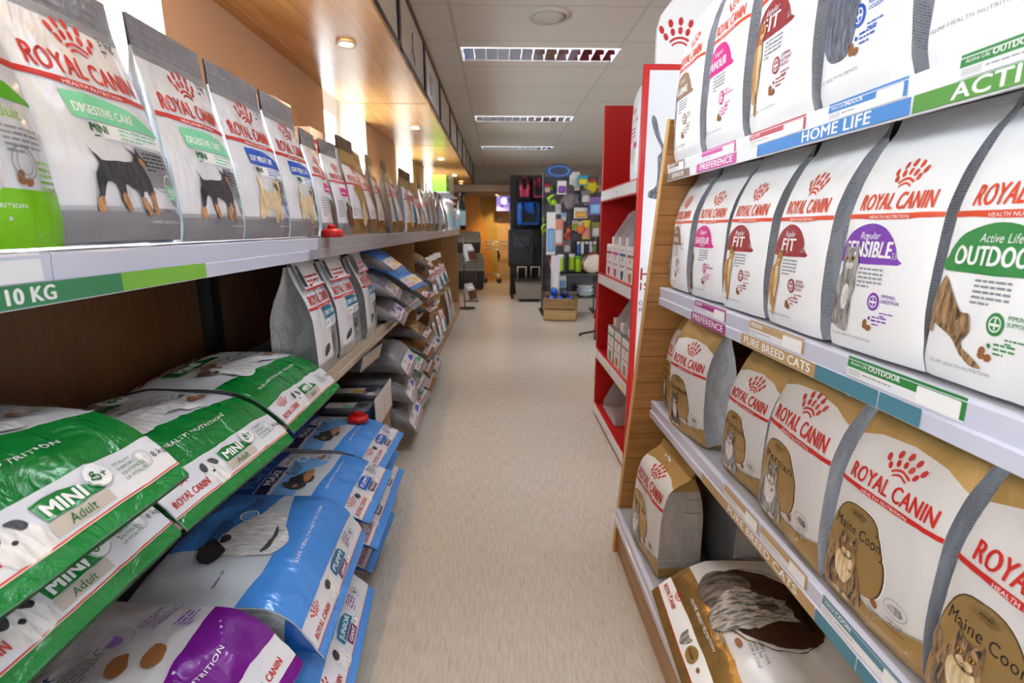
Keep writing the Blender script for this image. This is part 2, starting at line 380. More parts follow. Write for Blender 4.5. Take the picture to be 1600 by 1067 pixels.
# ---------------------------------------------------------------- the bag: gusseted pouch or sack
def interp(pts):
    xs = [p[0] for p in pts]; ys = [p[1] for p in pts]; n = len(pts)
    d = [(ys[i + 1] - ys[i]) / (xs[i + 1] - xs[i]) for i in range(n - 1)]
    t = [d[0]] + [0 if d[i - 1] * d[i] <= 0 else 2 * d[i - 1] * d[i] / (d[i - 1] + d[i]) for i in range(1, n - 1)] + [d[-1]]
    def f(x):
        if x <= xs[0]: return ys[0]
        if x >= xs[-1]: return ys[-1]
        i = max(k for k in range(n - 1) if xs[k] <= x); h = xs[i + 1] - xs[i]; u = (x - xs[i]) / h
        return ys[i] * (2 * u ** 3 - 3 * u * u + 1) + t[i] * h * (u ** 3 - 2 * u * u + u) + ys[i + 1] * (3 * u * u - 2 * u ** 3) + t[i + 1] * h * (u ** 3 - u * u)
    return f
class Pouch:
    def __init__(s, w, H, b, c=None, a=None, er=.16, ep=4, wr=.003, seed=0, pleat=.25, nx=14, ny=26, skew=0):
        s.w, s.H, s.er, s.ep, s.wr, s.seed, s.pleat, s.nx, s.ny = w, H, er, ep, wr, seed * 7.31, pleat, nx, ny
        s.b = interp(b); s.c = interp(c) if c else (lambda q: 0); s.a = interp(a) if a else (lambda q: 1)
        N = 200; s.zt = [0]
        for k in range(N):
            s0, s1 = H * k / N, H * (k + 1) / N
            df = (s.c(s1) + s.b(s1)) - (s.c(s0) + s.b(s0)); s.zt.append(s.zt[-1] + math.sqrt(max((s1 - s0) ** 2 - df * df, ((s1 - s0) * .12) ** 2)))
        s.zmax = s.zt[-1]; s.skew = skew
    def z(s, q):
        t = max(0, min(q / s.H, 1)) * 200; k = min(int(t), 199); return s.zt[k] + (s.zt[k + 1] - s.zt[k]) * (t - k)
    def wrk(s, u, q, side):
        if not s.wr: return 0
        f = min(1, s.b(q) / .03 + .25); e = 1 - .75 * abs(u) ** 6
        X = u * s.w * .5
        p = noise.noise(Vector((X * 9, q * 7, s.seed + side * 31))) * 1.3 + noise.noise(Vector((X * 24 + q * 9, q * 17 - X * 6, s.seed + 9 + side * 13))) * .6
        rid = 1 - abs(noise.noise(Vector((X * 13 - q * 8, q * 11, s.seed + 77 + side * 5)))) * 2
        p += max(0, rid - .72) * 2.4
        return p * s.wr * f * e
    def pt(s, u, q, side=1):
        """side 1 front (faces -Y), -1 back"""
        a = s.w * .5 * s.a(q); b = s.b(q) * (1 - s.er * abs(u) ** s.ep)
        y = s.c(q) + side * (b + s.wrk(u, q, side) * (1 if side > 0 else .5))
        return Vector((u * a + s.skew * q, -y, s.z(q)))
    def front(s, x, q, off=0):
        u = x / (s.w * .5); p = s.pt(u, q)
        if off:
            h = .003; du = s.pt(min(u + h, 1), q) - s.pt(max(u - h, -1), q); dq = s.pt(u, min(q + .001, s.H)) - s.pt(u, max(q - .001, 0))
            n = du.cross(dq)
            if n.length > 0: p = p + n.normalized() * off
        return p
    def panel(s, mb, f, n, m, rows, mats=None):
        """grid of f(i/n, q) with uv in metres"""
        uvl = mb.bm.loops.layers.uv.verify(); i = mb.mi(m); g = []
        for q in rows: g.append([mb.bm.verts.new(f(k / n, q)) for k in range(n + 1)])
        for r in range(len(rows) - 1):
            mi = mb.mi(mats(rows[r])) if mats else i
            for k in range(n):
                try: fc = mb.bm.faces.new([g[r][k], g[r][k + 1], g[r + 1][k + 1], g[r + 1][k]])
                except ValueError: continue
                fc.material_index = mi; fc.smooth = True
                for lp, (kk, rr) in zip(fc.loops, ((k, r), (k + 1, r), (k + 1, r + 1), (k, r + 1))): lp[uvl].uv = (kk / n * s.w, rows[rr])
    def make(s, name, art, mfront, mside, mback, seal=.03, mseal=None, nose=0, sidef=None, parts=True, crimp=0, sidebands=None):
        root = bpy.data.objects.new(name, None); root.empty_display_size = .05; link(root)
        rows = [s.H * k / s.ny for k in range(s.ny + 1)]; sT = s.H - seal
        rows = [q for q in rows if abs(q - sT) > .004] + [sT]; rows.sort()
        body = [q for q in rows if q <= sT + 1e-6]; top = [q for q in rows if q >= sT - 1e-6]
        xl = [(-.5 + k / s.nx) * s.w for k in range(1, s.nx)]
        mb = MB(); s.panel(mb, lambda t, q: s.pt(2 * t - 1, q), s.nx, mfront, body)
        if art: art.build(mb, s.front, xl, body[1:-1], -s.w / 2, s.w / 2, 0.0005, sT)
        fp = mb.build('front_panel', root, False)
        def side(sg):
            def f(t, q):
                A, B = s.pt(sg, q, 1), s.pt(sg, q, -1); p = A.lerp(B, t)
                d = s.b(q) * s.pleat * (1 - abs(2 * t - 1) ** 1.5) + (abs(noise.noise(Vector((t * 3, q * 14, s.seed + sg)))) * s.wr)
                p.x -= sg * d; return p
            return f
        for sg in (1, -1):
            mb = MB(); s.panel(mb, side(sg), 6, mside, body, sidebands); mb.build('side_gusset', root, False)
        mb = MB(); s.panel(mb, lambda t, q: s.pt(1 - 2 * t, q, -1), s.nx // 2, mback, body)
        b0 = [s.pt(2 * k / 8 - 1, 0, 1) for k in range(9)] + [s.pt(1 - 2 * k / 8, 0, -1) for k in range(9)]
        mb.face(b0[::-1], mback); mb.build('back_panel', root, False)
        if seal and mseal:
            mb = MB()
            def cr(t, q):
                p = s.pt(2 * t - 1, q)
                p.y += crimp * math.sin((q - sT) * 900) if q > sT + .01 else 0
                return p
            tr = sorted(set(top + [sT + (s.H - sT) * k / 14 for k in range(15)]))
            s.panel(mb, cr, s.nx, mseal, tr); s.panel(mb, lambda t, q: s.pt(1 - 2 * t, q, -1), s.nx, mseal, tr)
            mb.build('top_seal', root, False)
        return root
def place(o, loc, rz, tilt=0, roll=0, lie=False, label=None, cat='pet food bag', group=None, name=None, yaw=0):
    """stand a bag facing +X (rz 90) or -X (rz -90); lie=True lays it front up with its base to the aisle"""
    t = abs(math.sin(R(tilt)))
    o.location = (loc[0], loc[1], loc[2] + (0 if lie else .062 * t))
    m = Matrix.Rotation(R(rz + yaw), 4, 'Z') @ Matrix.Rotation(R(-90 + tilt if lie else tilt), 4, 'X')
    if roll: m = Matrix.Rotation(R(roll), 4, 'X') @ m
    o.rotation_euler = m.to_euler()
    if label: tag(o, label, cat, group)
    return o

# ================================================================ room shell
def glass_mat(name, tint, gloss=.06, rough=.02):
    m = bpy.data.materials.new(name); m.use_nodes = True; n = m.node_tree.nodes; L = m.node_tree.links
    n.remove(n['Principled BSDF']); t = n.new('ShaderNodeBsdfTransparent'); g = n.new('ShaderNodeBsdfGlossy'); x = n.new('ShaderNodeMixShader')
    t.inputs['Color'].default_value = lin(tint); g.inputs['Roughness'].default_value = rough; x.inputs['Fac'].default_value = gloss
    L.new(t.outputs[0], x.inputs[1]); L.new(g.outputs[0], x.inputs[2]); L.new(x.outputs[0], n['Material Output'].inputs['Surface']); return m
GLASS = glass_mat('window_glass', (244, 248, 250)); CLEAR = glass_mat('clear_plastic', (226, 228, 232), .12, .12)
FROST = mat('frosted_plastic', (214, 214, 220), .3, alpha=.55); FROST_P = mat('milky_plastic', (200, 196, 204), .35, alpha=.8)
def floor_mat():
    m = mat('vinyl_floor', (186, 172, 152), .26); nt = m.node_tree; n = nt.nodes; L = nt.links; b = n['Principled BSDF']
    tc = n.new('ShaderNodeTexCoord'); mp = n.new('ShaderNodeMapping'); mp.inputs['Scale'].default_value = (150, 13, 1)
    no = n.new('ShaderNodeTexNoise'); no.inputs['Scale'].default_value = 1; no.inputs['Detail'].default_value = 5; no.inputs['Roughness'].default_value = .7
    L.new(tc.outputs['Object'], mp.inputs['Vector']); L.new(mp.outputs['Vector'], no.inputs['Vector'])
    col = ramp(nt, no.outputs['Fac'], [(.3, (170, 161, 149)), (.5, (190, 181, 170)), (.72, (203, 195, 185))])
    L.new(col, b.inputs['Base Color'])
    return m
def ceiling_mat():
    m = mat('ceiling_tiles', (182, 176, 166), .9); nt = m.node_tree; n = nt.nodes; L = nt.links
    tc = n.new('ShaderNodeTexCoord'); mp = n.new('ShaderNodeMapping'); mp.inputs['Location'].default_value = (.286, .15, 0)
    br = n.new('ShaderNodeTexBrick'); br.offset = 0; br.inputs['Scale'].default_value = 1; br.inputs['Brick Width'].default_value = 1.2; br.inputs['Row Height'].default_value = .6
    br.inputs['Mortar Size'].default_value = .012; br.inputs['Mortar Smooth'].default_value = 0
    br.inputs['Color1'].default_value = lin((208, 203, 195)); br.inputs['Color2'].default_value = lin((202, 197, 189)); br.inputs['Mortar'].default_value = lin((190, 185, 178))
    L.new(tc.outputs['Object'], mp.inputs['Vector']); L.new(mp.outputs['Vector'], br.inputs['Vector']); L.new(br.outputs['Color'], n['Principled BSDF'].inputs['Base Color'])
    bu = n.new('ShaderNodeBump'); bu.inputs['Strength'].default_value = .6; bu.inputs['Distance'].default_value = .01; L.new(br.outputs['Fac'], bu.inputs['Height']); L.new(bu.outputs['Normal'], n['Principled BSDF'].inputs['Normal'])
    return m
WALLP = mat('peach_wall_paint', (206, 168, 134), .8); WALLW = mat('white_reveal_paint', (240, 236, 228), .7)
WALLG = mat('taupe_wall_paint', (150, 138, 126), .8); FRAMEW = mat('white_frame', (236, 236, 236), .4)
OAK = wood('oak_veneer', (176, 124, 66), (206, 156, 96), 'Y', 5, .27)
OAK_Z = wood('oak_panel', (160, 110, 58), (186, 134, 78), 'X', 5, .4, boards=9)
OAK_E = mat('oak_edge', (214, 172, 112), .45); OAK_P = wood('oak_plinth', (150, 112, 72), (178, 138, 94), 'Y', 5, .4)
BACKW = wood('dark_back_panel', (84, 54, 28), (104, 68, 38), 'Z', 5, .45)
BLK = mat('black_paint', (20, 20, 22), .4); BLKM = mat('black_plastic', (24, 24, 26), .5); CHROME = mat('chrome', (200, 200, 204), .2, 1)
SHELFM = mat('grey_steel_shelf', (168, 168, 174), .45, .2); REDM = mat('red_powder_coat', (196, 30, 30), .3); GREYP = mat('grey_plastic', (128, 130, 130), .5)
ORANGE = wood('orange_laminate', (214, 146, 50), (226, 162, 66), 'Z', 2, .35); OLIVE = mat('mustard_laminate', (196, 164, 84), .4); BIRCH = wood('birch_laminate', (212, 172, 112), (222, 184, 126), 'Z', 3, .4)

mb = MB(); mb.face([(-1.6, -4, 0), (6, -4, 0), (6, 16, 0), (-1.6, 16, 0)], floor_mat()); struct(mb.build('floor', fix=False))
TROF = [(X, Y) for X in (.33, 2.73, 5.0) for Y in (-2.8, -.4, 1.95, 4.35, 6.75, 9.1) if not (X > 3 and Y > 5)]
mb = MB(); xs = sorted({-1.6, 6} | {x + d for x, _ in TROF for d in (-.6, .6)}); ys = sorted({-4, 11.9} | {y + d for _, y in TROF for d in (-.15, .15)}); CT = ceiling_mat()
for x0, x1 in zip(xs, xs[1:]):
    for y0, y1 in zip(ys, ys[1:]):
        if not any(abs((x0 + x1) / 2 - X) < .5 and abs((y0 + y1) / 2 - Y) < .1 for X, Y in TROF): mb.face([(x0, y0, 2.71), (x0, y1, 2.71), (x1, y1, 2.71), (x1, y0, 2.71)], CT)
bmesh.ops.remove_doubles(mb.bm, verts=mb.bm.verts, dist=1e-5); struct(mb.build('ceiling', fix=False))
mb = MB(); mb.face([(-1.6, 11.9, 2.2), (-1.6, 16, 2.2), (6, 16, 2.2), (6, 11.9, 2.2)], WALLG); struct(mb.build('ceiling_low', fix=False))
# left wall: piers between window recesses
OPEN = [(-2.2, -.5), (.25, 2.0), (3.68, 4.8), (6.12, 7.3), (8.4, 9.5)]
mb = MB(); y = -4
for a, b in OPEN + [(16, 16)]:
    mb.box(-1.6, y, 0, -1.15, a, 2.71, WALLP)
    if a < 16: mb.box(-1.6, b - .005, 1.25, -1.1495, b + .0005, 2.52, WALLW); mb.box(-1.6, a, 0, -1.15, b, 1.25, WALLW); mb.box(-1.6, a, 2.52, -1.15, b, 2.71, WALLW)
    y = b
struct(mb.build('wall_left'))
for i, (a, b) in enumerate(OPEN):
    mb = MB()
    for q in ((a, 1.351, a + .1, 2.319), (b - .1, 1.351, b - .006, 2.319), (a, 2.32, b - .006, 2.519), (a, 1.251, b - .006, 1.35), ((a + b) / 2 - .02, 1.351, (a + b) / 2 + .02, 2.319)): mb.box(-1.44, q[0], q[1], -1.38, q[2], q[3], FRAMEW)
    mb.box(-1.42, a, 1.3, -1.414, b, 2.4, GLASS); struct(mb.build('window_%d' % (i + 1)))
mb = MB(); mb.box(5.6, -4, 0, 6, 16, 2.71, WALLP); struct(mb.build('wall_right'))
mb = MB(); mb.box(-1.6, 15.2, 0, 6, 15.6, 2.71, WALLG); struct(mb.build('wall_far'))
mb = MB(); mb.box(-1.2, 11.8, 2.33, 6, 11.98, 2.71, WALLG); mb.box(-1.2, 11.77, 2.19, 6, 12.0, 2.33, mat('bulkhead_band', (188, 174, 156), .7)); struct(mb.build('trim_1'))
mb = MB(); mb.box(-1.6, -4.1, 0, 2.4, -4, 2.71, WALLP); mb.box(2.4, -4.1, 0, 6, -4, .35, WALLP); mb.box(2.4, -4.1, 2.4, 6, -4, 2.71, WALLP)
for x in (2.4, 4.1, 5.9): mb.box(x, -4.1, .35, x + .1, -4, 2.4, FRAMEW)
struct(mb.build('wall_back'))
mb = MB(); mb.box(2.5, -4.06, .35, 5.9, -4.05, 2.4, GLASS); struct(mb.build('window_6'))  # unseen window, added to let fill light in behind the camera

# ---------------------------------------------------------------- ceiling lights
TUBE = mat('fluorescent_tube', (244, 248, 255), .5, emit=TROFFER_E); LOUV = mat('louvre_white', (236, 238, 244), .25); REFL = mat('louvre_mirror', (176, 190, 212), .1, 1)
def troffer():
    r = empty('ceiling_light'); mb = MB()
    for q in ((-.599, -.149, -.59, .149), (.59, -.149, .599, .149), (-.599, -.149, .599, -.14), (-.599, .14, .599, .149)): mb.box(q[0], q[1], -.004, q[2], q[3], .12, LOUV)
    mb.box(-.599, -.149, .12, .599, .149, .126, REFL); mb.build('housing', r)
    for y in (-.072, .072):
        mb = MB(); mb.tube([(-.58, y, .098), (.58, y, .098)], .013, TUBE, 8); mb.build('tube', r)
    mb = MB()
    for k in range(1, 13): x = -.6 + 1.2 * k / 13; mb.box(x - .003, -.139, .0, x + .003, .139, .05, LOUV)
    for y in (-.14, 0, .14): mb.prism([(max(y - .032, -.1395), .06), (min(y + .032, .1395), .06), (min(max(y, -.136), .136), .002)], 'X', -.589, .589, REFL)
    mb.build('louvre', r)
    return r
t0 = troffer(); first = True
names = {4.35: 'nearest fluorescent ceiling light with white louvre blades', 6.75: 'middle fluorescent ceiling light with louvre blades over the aisle', 9.1: 'farthest thin fluorescent ceiling light before the taupe bulkhead'}
for X, Y in TROF:
    t = t0 if first else dup(t0); first = False; t.location = (X, Y, 2.71)
    if X == .33 and Y in names: tag(t, names[Y], 'ceiling light', 'fluorescent lights over the aisle')
    else: tag(t, 'fluorescent ceiling light out of the picture above the other aisles', 'ceiling light', 'fluorescent lights elsewhere in the shop')
BULB = mat('warm_bulb', (255, 214, 150), .5, emit=30)
def downlight(x, y, z, label, grp='downlights in the wooden soffit', w=DOWN_W):
    r = empty('downlight', (x, y, z)); tag(r, label, 'downlight', grp); mb = MB()
    mb.lathe([(.033, .0), (.046, 0), (.05, -.006), (.046, -.012), (.034, -.009)], (0, 0, 0), mat('white_ring', (238, 232, 220), .3), 24, cap=False); mb.build('trim_ring', r)
    mb = MB(); mb.lathe([(.001, -.004), (.034, -.004), (.034, .0), (.001, .0)], (0, 0, 0), BULB, 20); mb.build('bulb', r)
    ld = bpy.data.lights.new('lamp', 'SPOT'); ld.energy = w; ld.color = (1, .72, .42); ld.spot_size = R(115); ld.spot_blend = .6; ld.shadow_soft_size = .03
    lo = bpy.data.objects.new('lamp', ld); link(lo, r); lo.location = (0, 0, -.03)
for y, lb in ((.62, 'downlight in the soffit out of view above the camera'), (2.83, 'nearest warm downlight glowing in the wooden soffit'), (5.03, 'second warm downlight along the wooden soffit'), (7.22, 'third warm downlight along the wooden soffit'), (9.4, 'fourth downlight in the soffit above the far bottles'), (11.0, 'last bright downlight of the soffit beside the orange panel')):
    downlight(-.75, y, 2.298, lb)
downlight(.02, 13.6, 2.198, 'upper of two bright spots in the low ceiling above the screen', 'spots in the low far ceiling', 30)
downlight(-.03, 13.1, 2.198, 'lower of two bright spots in the low ceiling above the screen', 'spots in the low far ceiling', 30)
r = empty('ceiling_speaker', (.33, 3.6, 2.71), label='round white flush ceiling speaker beside the nearest fluorescent light', cat='speaker'); CSP = mat('speaker_grille', (188, 182, 172), .7)
mb = MB(); mb.lathe([(.13, 0), (.13, -.012), (.12, -.018), (.112, -.012)], (0, 0, 0), CSP, 32, cap=False); mb.build('rim', r); mb = MB(); mb.lathe([(.113, -.012), (.06, -.02), (.004, -.022)], (0, 0, 0), CSP, 32); mb.build('grille', r)
tag(dup(r), 'small round ceiling speaker far off near the bulkhead', 'speaker').location = (.95, 9.7, 2.71)

# ---------------------------------------------------------------- wooden soffit and cabinets over the left shelf
for i in range(6):
    a = -1.9 + 2.0 * i + .02; b = min(a + 1.985, 11.77); mb = MB(); mb.box(-1.149, a, 2.3, -.515, b, 2.325, OAK); o = struct(mb.build('ceiling_soffit'))
for i, y in enumerate([1.05 + k for k in range(11)]):
    a, b = y, min(y + 1, 11.75)
    if b - a < .2: continue
    r = empty('overhead_cabinet', (-.53, a, 2.326)); tag(r, ['overhead cabinet out of the frame above the silver bags', 'overhead cabinet with a dark drawing on its door, top edge of the photo', 'overhead cabinet with a faint figure sketched on its pale door', 'third visible overhead cabinet, grey picture behind its glass', 'fourth visible overhead cabinet above the wooden soffit', 'fifth visible overhead cabinet above the wooden soffit', 'sixth visible overhead cabinet above the wooden soffit', 'seventh visible overhead cabinet above the wooden soffit', 'third from last overhead cabinet towards the bulkhead', 'last but one overhead cabinet towards the bulkhead', 'last overhead cabinet touching the bulkhead'][i], 'cabinet', 'overhead cabinets above the soffit')
    l = b - a; mb = MB(); mb.box(-.6, .002, 0, -.012, l - .002, .38, mat('cabinet_carcass', (150, 112, 74), .5)); mb.build('carcass', r)
    A = Art(); rn = random.Random(i)
    if i < 4:
        for k in range(5 if i < 3 else 3): A.stroke(mat('sketch_ink', (96, 74, 72), .5), [(.5 + rn.uniform(-.05, .05) + .03 * math.sin(j * .9 + k), .08 + j * .045) for j in range(5)], .012)
        if i == 3: A.rect(LGREY, .2, .06, .8, .3); A.rect(GREYI, .3, .1, .42, .26, 2)
    flat_art(A, 'door_panel', lambda x, y, o: (.004 + o, x * l, y), .02, .98, .035, .36, r, mat('pale_door', (196, 186, 172), .3))
    mb = MB()
    for q in ((0, 0, l, .035), (0, 0, .03, .384), (l - .03, 0, l, .384)): mb.box(-.01, q[0], q[1], .015, q[2], q[3], BLK)
    mb.box(-.01, 0, .355, .016, l, .384, mat('cornice_brown', (92, 66, 46), .5)); mb.build('frame', r)

# ---------------------------------------------------------------- left gondola
XL = -.65
g = empty('gondola_shelving', (0, 0, 0)); tag(g, 'long wooden gondola shelving on the left holding dog food bags', 'shelving')
mb = MB(); mb.box(-1.148, -.35, .0, -1.12, 8.8, 1.35, BACKW); mb.build('back_panel', g)
for y in (-.35, .80, 1.93, 3.05, 4.2, 5.35, 6.5, 7.65, 8.76):
    mb = MB(); mb.box(-1.12, y, .0, -1.07, y + .06, 1.342, BLK); mb.build('upright', g)
mb = MB(); mb.box(-1.12, -.35, 0, -.665, 8.8, .13, OAK_P); mb.build('plinth', g)
mb = MB(); mb.box(-1.12, -.35, .131, -.66, 8.8, .15, OAK_P); mb.build('base_shelf', g)
for y in (4.2, 6.5, 8.78):
    mb = MB(); mb.box(-1.12, y, .151, -.68, y + .02, 1.34, OAK_P); mb.build('divider', g)
JO = [-.35, .768, 1.897, 3.05, 4.2, 5.35, 6.5, 7.65, 8.8]
def rail(par, X, sg, y0, y1, zt, h, low, art_up=None, art_lo=None, tilt=.004):
    """price rail: upper ticket channel and a lower header strip; sg +1 faces +X"""
    mb = MB(); e = lambda a: X + sg * a; zm = zt - h * .56
    mb.prism([(e(-.012), zt), (e(0), zt), (e(.003), zt - .004), (e(0), zm), (e(.006), zm - .003), (e(.004), zt - h), (e(-.004), zt - h)], 'Y', y0 + .001, y1 - .001, low)
    r = mb.build('price_rail', par)
    L = y1 - y0
    def S(up):
        zb = zm + .002 if up else zt - h + .002
        return (lambda x, y, o: (e((.0018 if up else .0055) + o * .6 + .0004), (y0 + x) if sg > 0 else (y1 - x), zb + y))
    for arts, up in ((art_up, True), (art_lo, False)):
        for art in arts or (): flat_art(art, 'shelf_ticket' if up else 'header_strip', S(up), 0, L, 0, h * .56 if up else h * .42, par)
for i, (a, b) in enumerate(zip(JO, JO[1:])):
    mb = MB(); mb.box(-1.119, a + .001, 1.344, -.66, b - .001, 1.364, SHELFM); sh = mb.build('shelf', g)
    lo = None
    if i == 0:
        lo = [Art()]; lo[0].rect(GREENS, .78, 0, 1.118, .031); lo[0].text(WINK, '10 KG', 1.034, .0055, .021, 2, .076, bold=.05)
    if i == 1:
        lo = [Art(), Art(), Art()]; lo[0].rect(GREENS, 0, 0, .128, .031); lo[1].rect(LIMES, .128, 0, .386, .031); lo[2].rect(RAIL_D, 1.02, 0, 1.128, .031)
    up = None
    if i == 0: up = [Art()]; up[0].rect(RAILW, .8, 0, 1.1, .04)
    rail(sh, XL, 1, a, b, 1.366, .074, RAIL if i < 2 else mat('rail_tinted', (164, 158, 160), .3), up, lo)
for a, b in zip(JO[:4], JO[1:5]):
    mb = MB(); mb.box(-1.119, a + .001, .846, -.66, b - .001, .866, SHELFM); sh = mb.build('shelf', g)
    rail(sh, XL, 1, a, b, .868, .066, mat('rail_worn', (176, 160, 138), .35))
mb = MB(); mb.box(-1.119, 4.222, .64, -.68, 6.498, .66, SHELFM); mb.build('shelf', g)
# loose rail hanging off the middle shelf
mb = MB(); mb.box(0, 0, 0, .004, .42, .075, RAIL_D, .001); mb.box(.004, .02, .012, .006, .4, .06, mat('rail_worn', (176, 160, 138), .35))
o = tag(mb.build('price_strip'), 'loose grey price strip hanging crooked below the three bags with coupons', 'price strip'); o.location = (-.645, 2.3, .745); o.rotation_euler = (R(-4), R(14), 0)

# ---------------------------------------------------------------- right shelving unit
XR = .64
u = empty('shelving_unit', (0, 0, 0)); tag(u, 'oak sided shelving unit on the right filled with cat food bags', 'shelving')
mb = MB(); mb.prism([(.505, 0), (.515, .15), (.637, 1.79), (1.1, 1.79), (1.1, 0)], 'Y', 2.0, 2.022, OAK_Z); ep = mb.build('end_panel', u)
mb = MB(); mb.prism([(.5, 0), (.51, .15), (.632, 1.793), (.637, 1.79), (.515, .15), (.505, 0)], 'Y', 1.997, 2.025, OAK_E); mb.build('edge_strip', ep)
mb = MB(); mb.box(1.08, -.6, 0, 1.1, 1.999, 1.8, mat('unit_back', (60, 56, 54), .6)); mb.build('back_panel', u)
mb = MB(); mb.box(.52, -.6, 0, 1.08, 1.998, .145, OAK_P); mb.build('plinth', u)
def shelf_r(X, z, name='shelf'):
    mb = MB(); mb.box(X + .012, -.6, z - .022, 1.079, 1.998, z - .002, SHELFM); return mb.build(name, u)
def U(Y): return 2.0 - Y     # distance along the rail from its far end
def ticket(Q, m, ya, yb, t=None, h=.039, tag_w=.35, sub=True):
    A = Art(); Q.append(A)
    x0, x1 = U(ya), U(yb); w = x1 - x0
    A.rect(RAILW, x0, .002, x1, h - .001); A.rect(m, x0, h * .48, x1, h - .001, 2); A.rect(m, x1 - .008, h * .12, x1, h * .5, 2)
    A.rect(WINK, x1 - w * tag_w, h * .12, x1 - .008, h * .78, 3, .003)
    if t:
        a = t.split('|'); q = x0 + .008
        if len(a) > 1: q += A.text(WINK, a[0], q, h * .62, h * .16, 3) + .004
        A.text(WINK, a[-1], q, h * .6, h * .24, 3, bold=.03)
    if sub: A.lines(GREYI, x0 + .04, h * .28, w * .4, 1, h * .14, 3); A.rect(LGREY, x0 + .004, h * .14, x0 + .035, h * .42, 3)
def strip(Q, m, ya, yb, t=None, tx=0, tw=None, h=.03, th=.019):
    A = Art(); Q.append(A)
    A.rect(m, U(ya), 0, U(yb), h)
    if t: A.text(WINK, t, U(tx), (h - th) / 2, th, 2, tw, bold=.035)
up = []; lo = []
ticket(up, BROWNS, 1.975, 1.82, 'AGEING', .034); ticket(up, PINKS, 1.669, 1.435, None, .034); ticket(up, mat('rose_ticket', (186, 76, 92), .4), 1.357, 1.115, 'Regular|FIT', .034); ticket(up, BLUES, 1.04, .845, 'Home Life|INDOOR', .034); ticket(up, GREENP, .753, .5, 'Active Life|OUTDOOR', .034)
strip(lo, BROWNS, 2.0, 1.76, 'SENIOR', 1.93, .12, .028, .015); strip(lo, PINKS, 1.696, 1.417, 'PREFERENCE', 1.665, .225, .028, .018); strip(lo, BLUES, 1.305, .829, 'HOME LIFE', 1.115, .2, .028, .021); strip(lo, GREEN2, .824, .3, 'ACTIVE LIFE', .755, .24, .028, .021)
s = shelf_r(XR, 1.63); rail(s, XR, -1, -.6, 2.0, 1.63, .062, RAILW, up, lo)
up = []; lo = []
ticket(up, MAGS, 1.631, 1.4, 'AROMA', .039); ticket(up, TAN, 1.26, 1.024, 'PERSIAN', .039); ticket(up, GREENP, .887, .645, 'Active Life|OUTDOOR', .039)
strip(lo, MAGS, 1.646, 1.39, 'PREFERENCE', 1.63, .225, .031, .019); strip(lo, TAN, 1.291, .973, 'PURE BREED CATS', 1.275, .285, .031, .019); strip(lo, TEALS, .973, .8); strip(lo, TEALS, .797, .71)
s = shelf_r(XR, 1.173); rail(s, XR, -1, -.6, 2.0, 1.173, .07, RAIL, up, lo)
up = []; lo = []
ticket(up, TAN, 1.293, 1.1, None, .039); ticket(up, TAN, 1.09, .9, None, .039); ticket(up, TEALS, .85, .6, 'MAINE|COON', .039)
strip(lo, TAN, 1.44, .863, 'PURE BREED CATS', 1.255, .33, .031, .019); strip(lo, TEALS, .86, .742); strip(lo, TEALS, .739, .5)
s = shelf_r(.632, .703); rail(s, .632, -1, -.6, 2.0, .703, .07, RAIL, up, lo)
s = shelf_r(.507, .213, 'base_shelf'); rail(s, .507, -1, -.6, 2.0, .213, .066, RAIL)

# ---------------------------------------------------------------- red display unit
q = empty('display_unit', (0, 0, 0)); tag(q, 'red metal display unit with white shelf edges beyond the oak panel', 'shelving')
mb = MB(); mb.box(1.2, 2.8, .0, 1.22, 3.74, 2.2, REDM); mb.build('back_panel', q)
mb = MB(); mb.box(.735, 3.735, .0, 1.2, 3.765, 2.215, REDM, .004); mb.build('side_panel', q)
mb = MB(); mb.box(.735, 2.775, .0, 1.2, 2.8, 2.2, REDM, .004); sp = mb.build('side_panel', q)
A = Art(); CT = [(.42, 1), (.52, .94), (.66, .72), (.86, .56), (.95, .5), (1, .3), (.95, 0), (.45, -.02), (.4, .06), (.6, .14), (.62, .36), (.6, .5), (.7, .58), (.5, .76), (.38, .93)]
A.shape(F_BLUEG, CT, -.05, 1.56, .19, .4, 1)
A.text(mat('deep_red_print', (150, 24, 30), .4), 'HEALTH', .008, 1.122, .066, 2, .3, bold=.02); A.text(mat('deep_red_print', (150, 24, 30), .4), 'IS', .008, 1.068, .042, 2, .05)
A.text(BLACK, 'Giv', .006, .985, .024, 2); A.text(BLACK, 'the', .006, .95, .024, 2)
flat_art(A, 'poster', lambda x, y, o: (.765 + x, 2.7735 - o, y), 0, .425, .04, 2.17, sp, mat('poster_white', (226, 230, 240), .35))
mb = MB(); pl = [(.8, 2.05), (.8, 2.37), (.815, 2.43), (.86, 2.49), (.93, 2.53), (1.06, 2.555), (1.3, 2.57), (1.3, 2.05)]; mb.prism(pl, 'Y', 2.804, 2.824, RAILW); hp = mb.build('header_panel', q)
A = Art(); A.crown(mat('crown_red', (190, 34, 40), .4), .115, .25, .15)
flat_art(A, 'crown_logo', lambda x, y, o: (.8 + x, 2.8035 - o, 2.05 + y), 0, .44, 0, .6, hp)
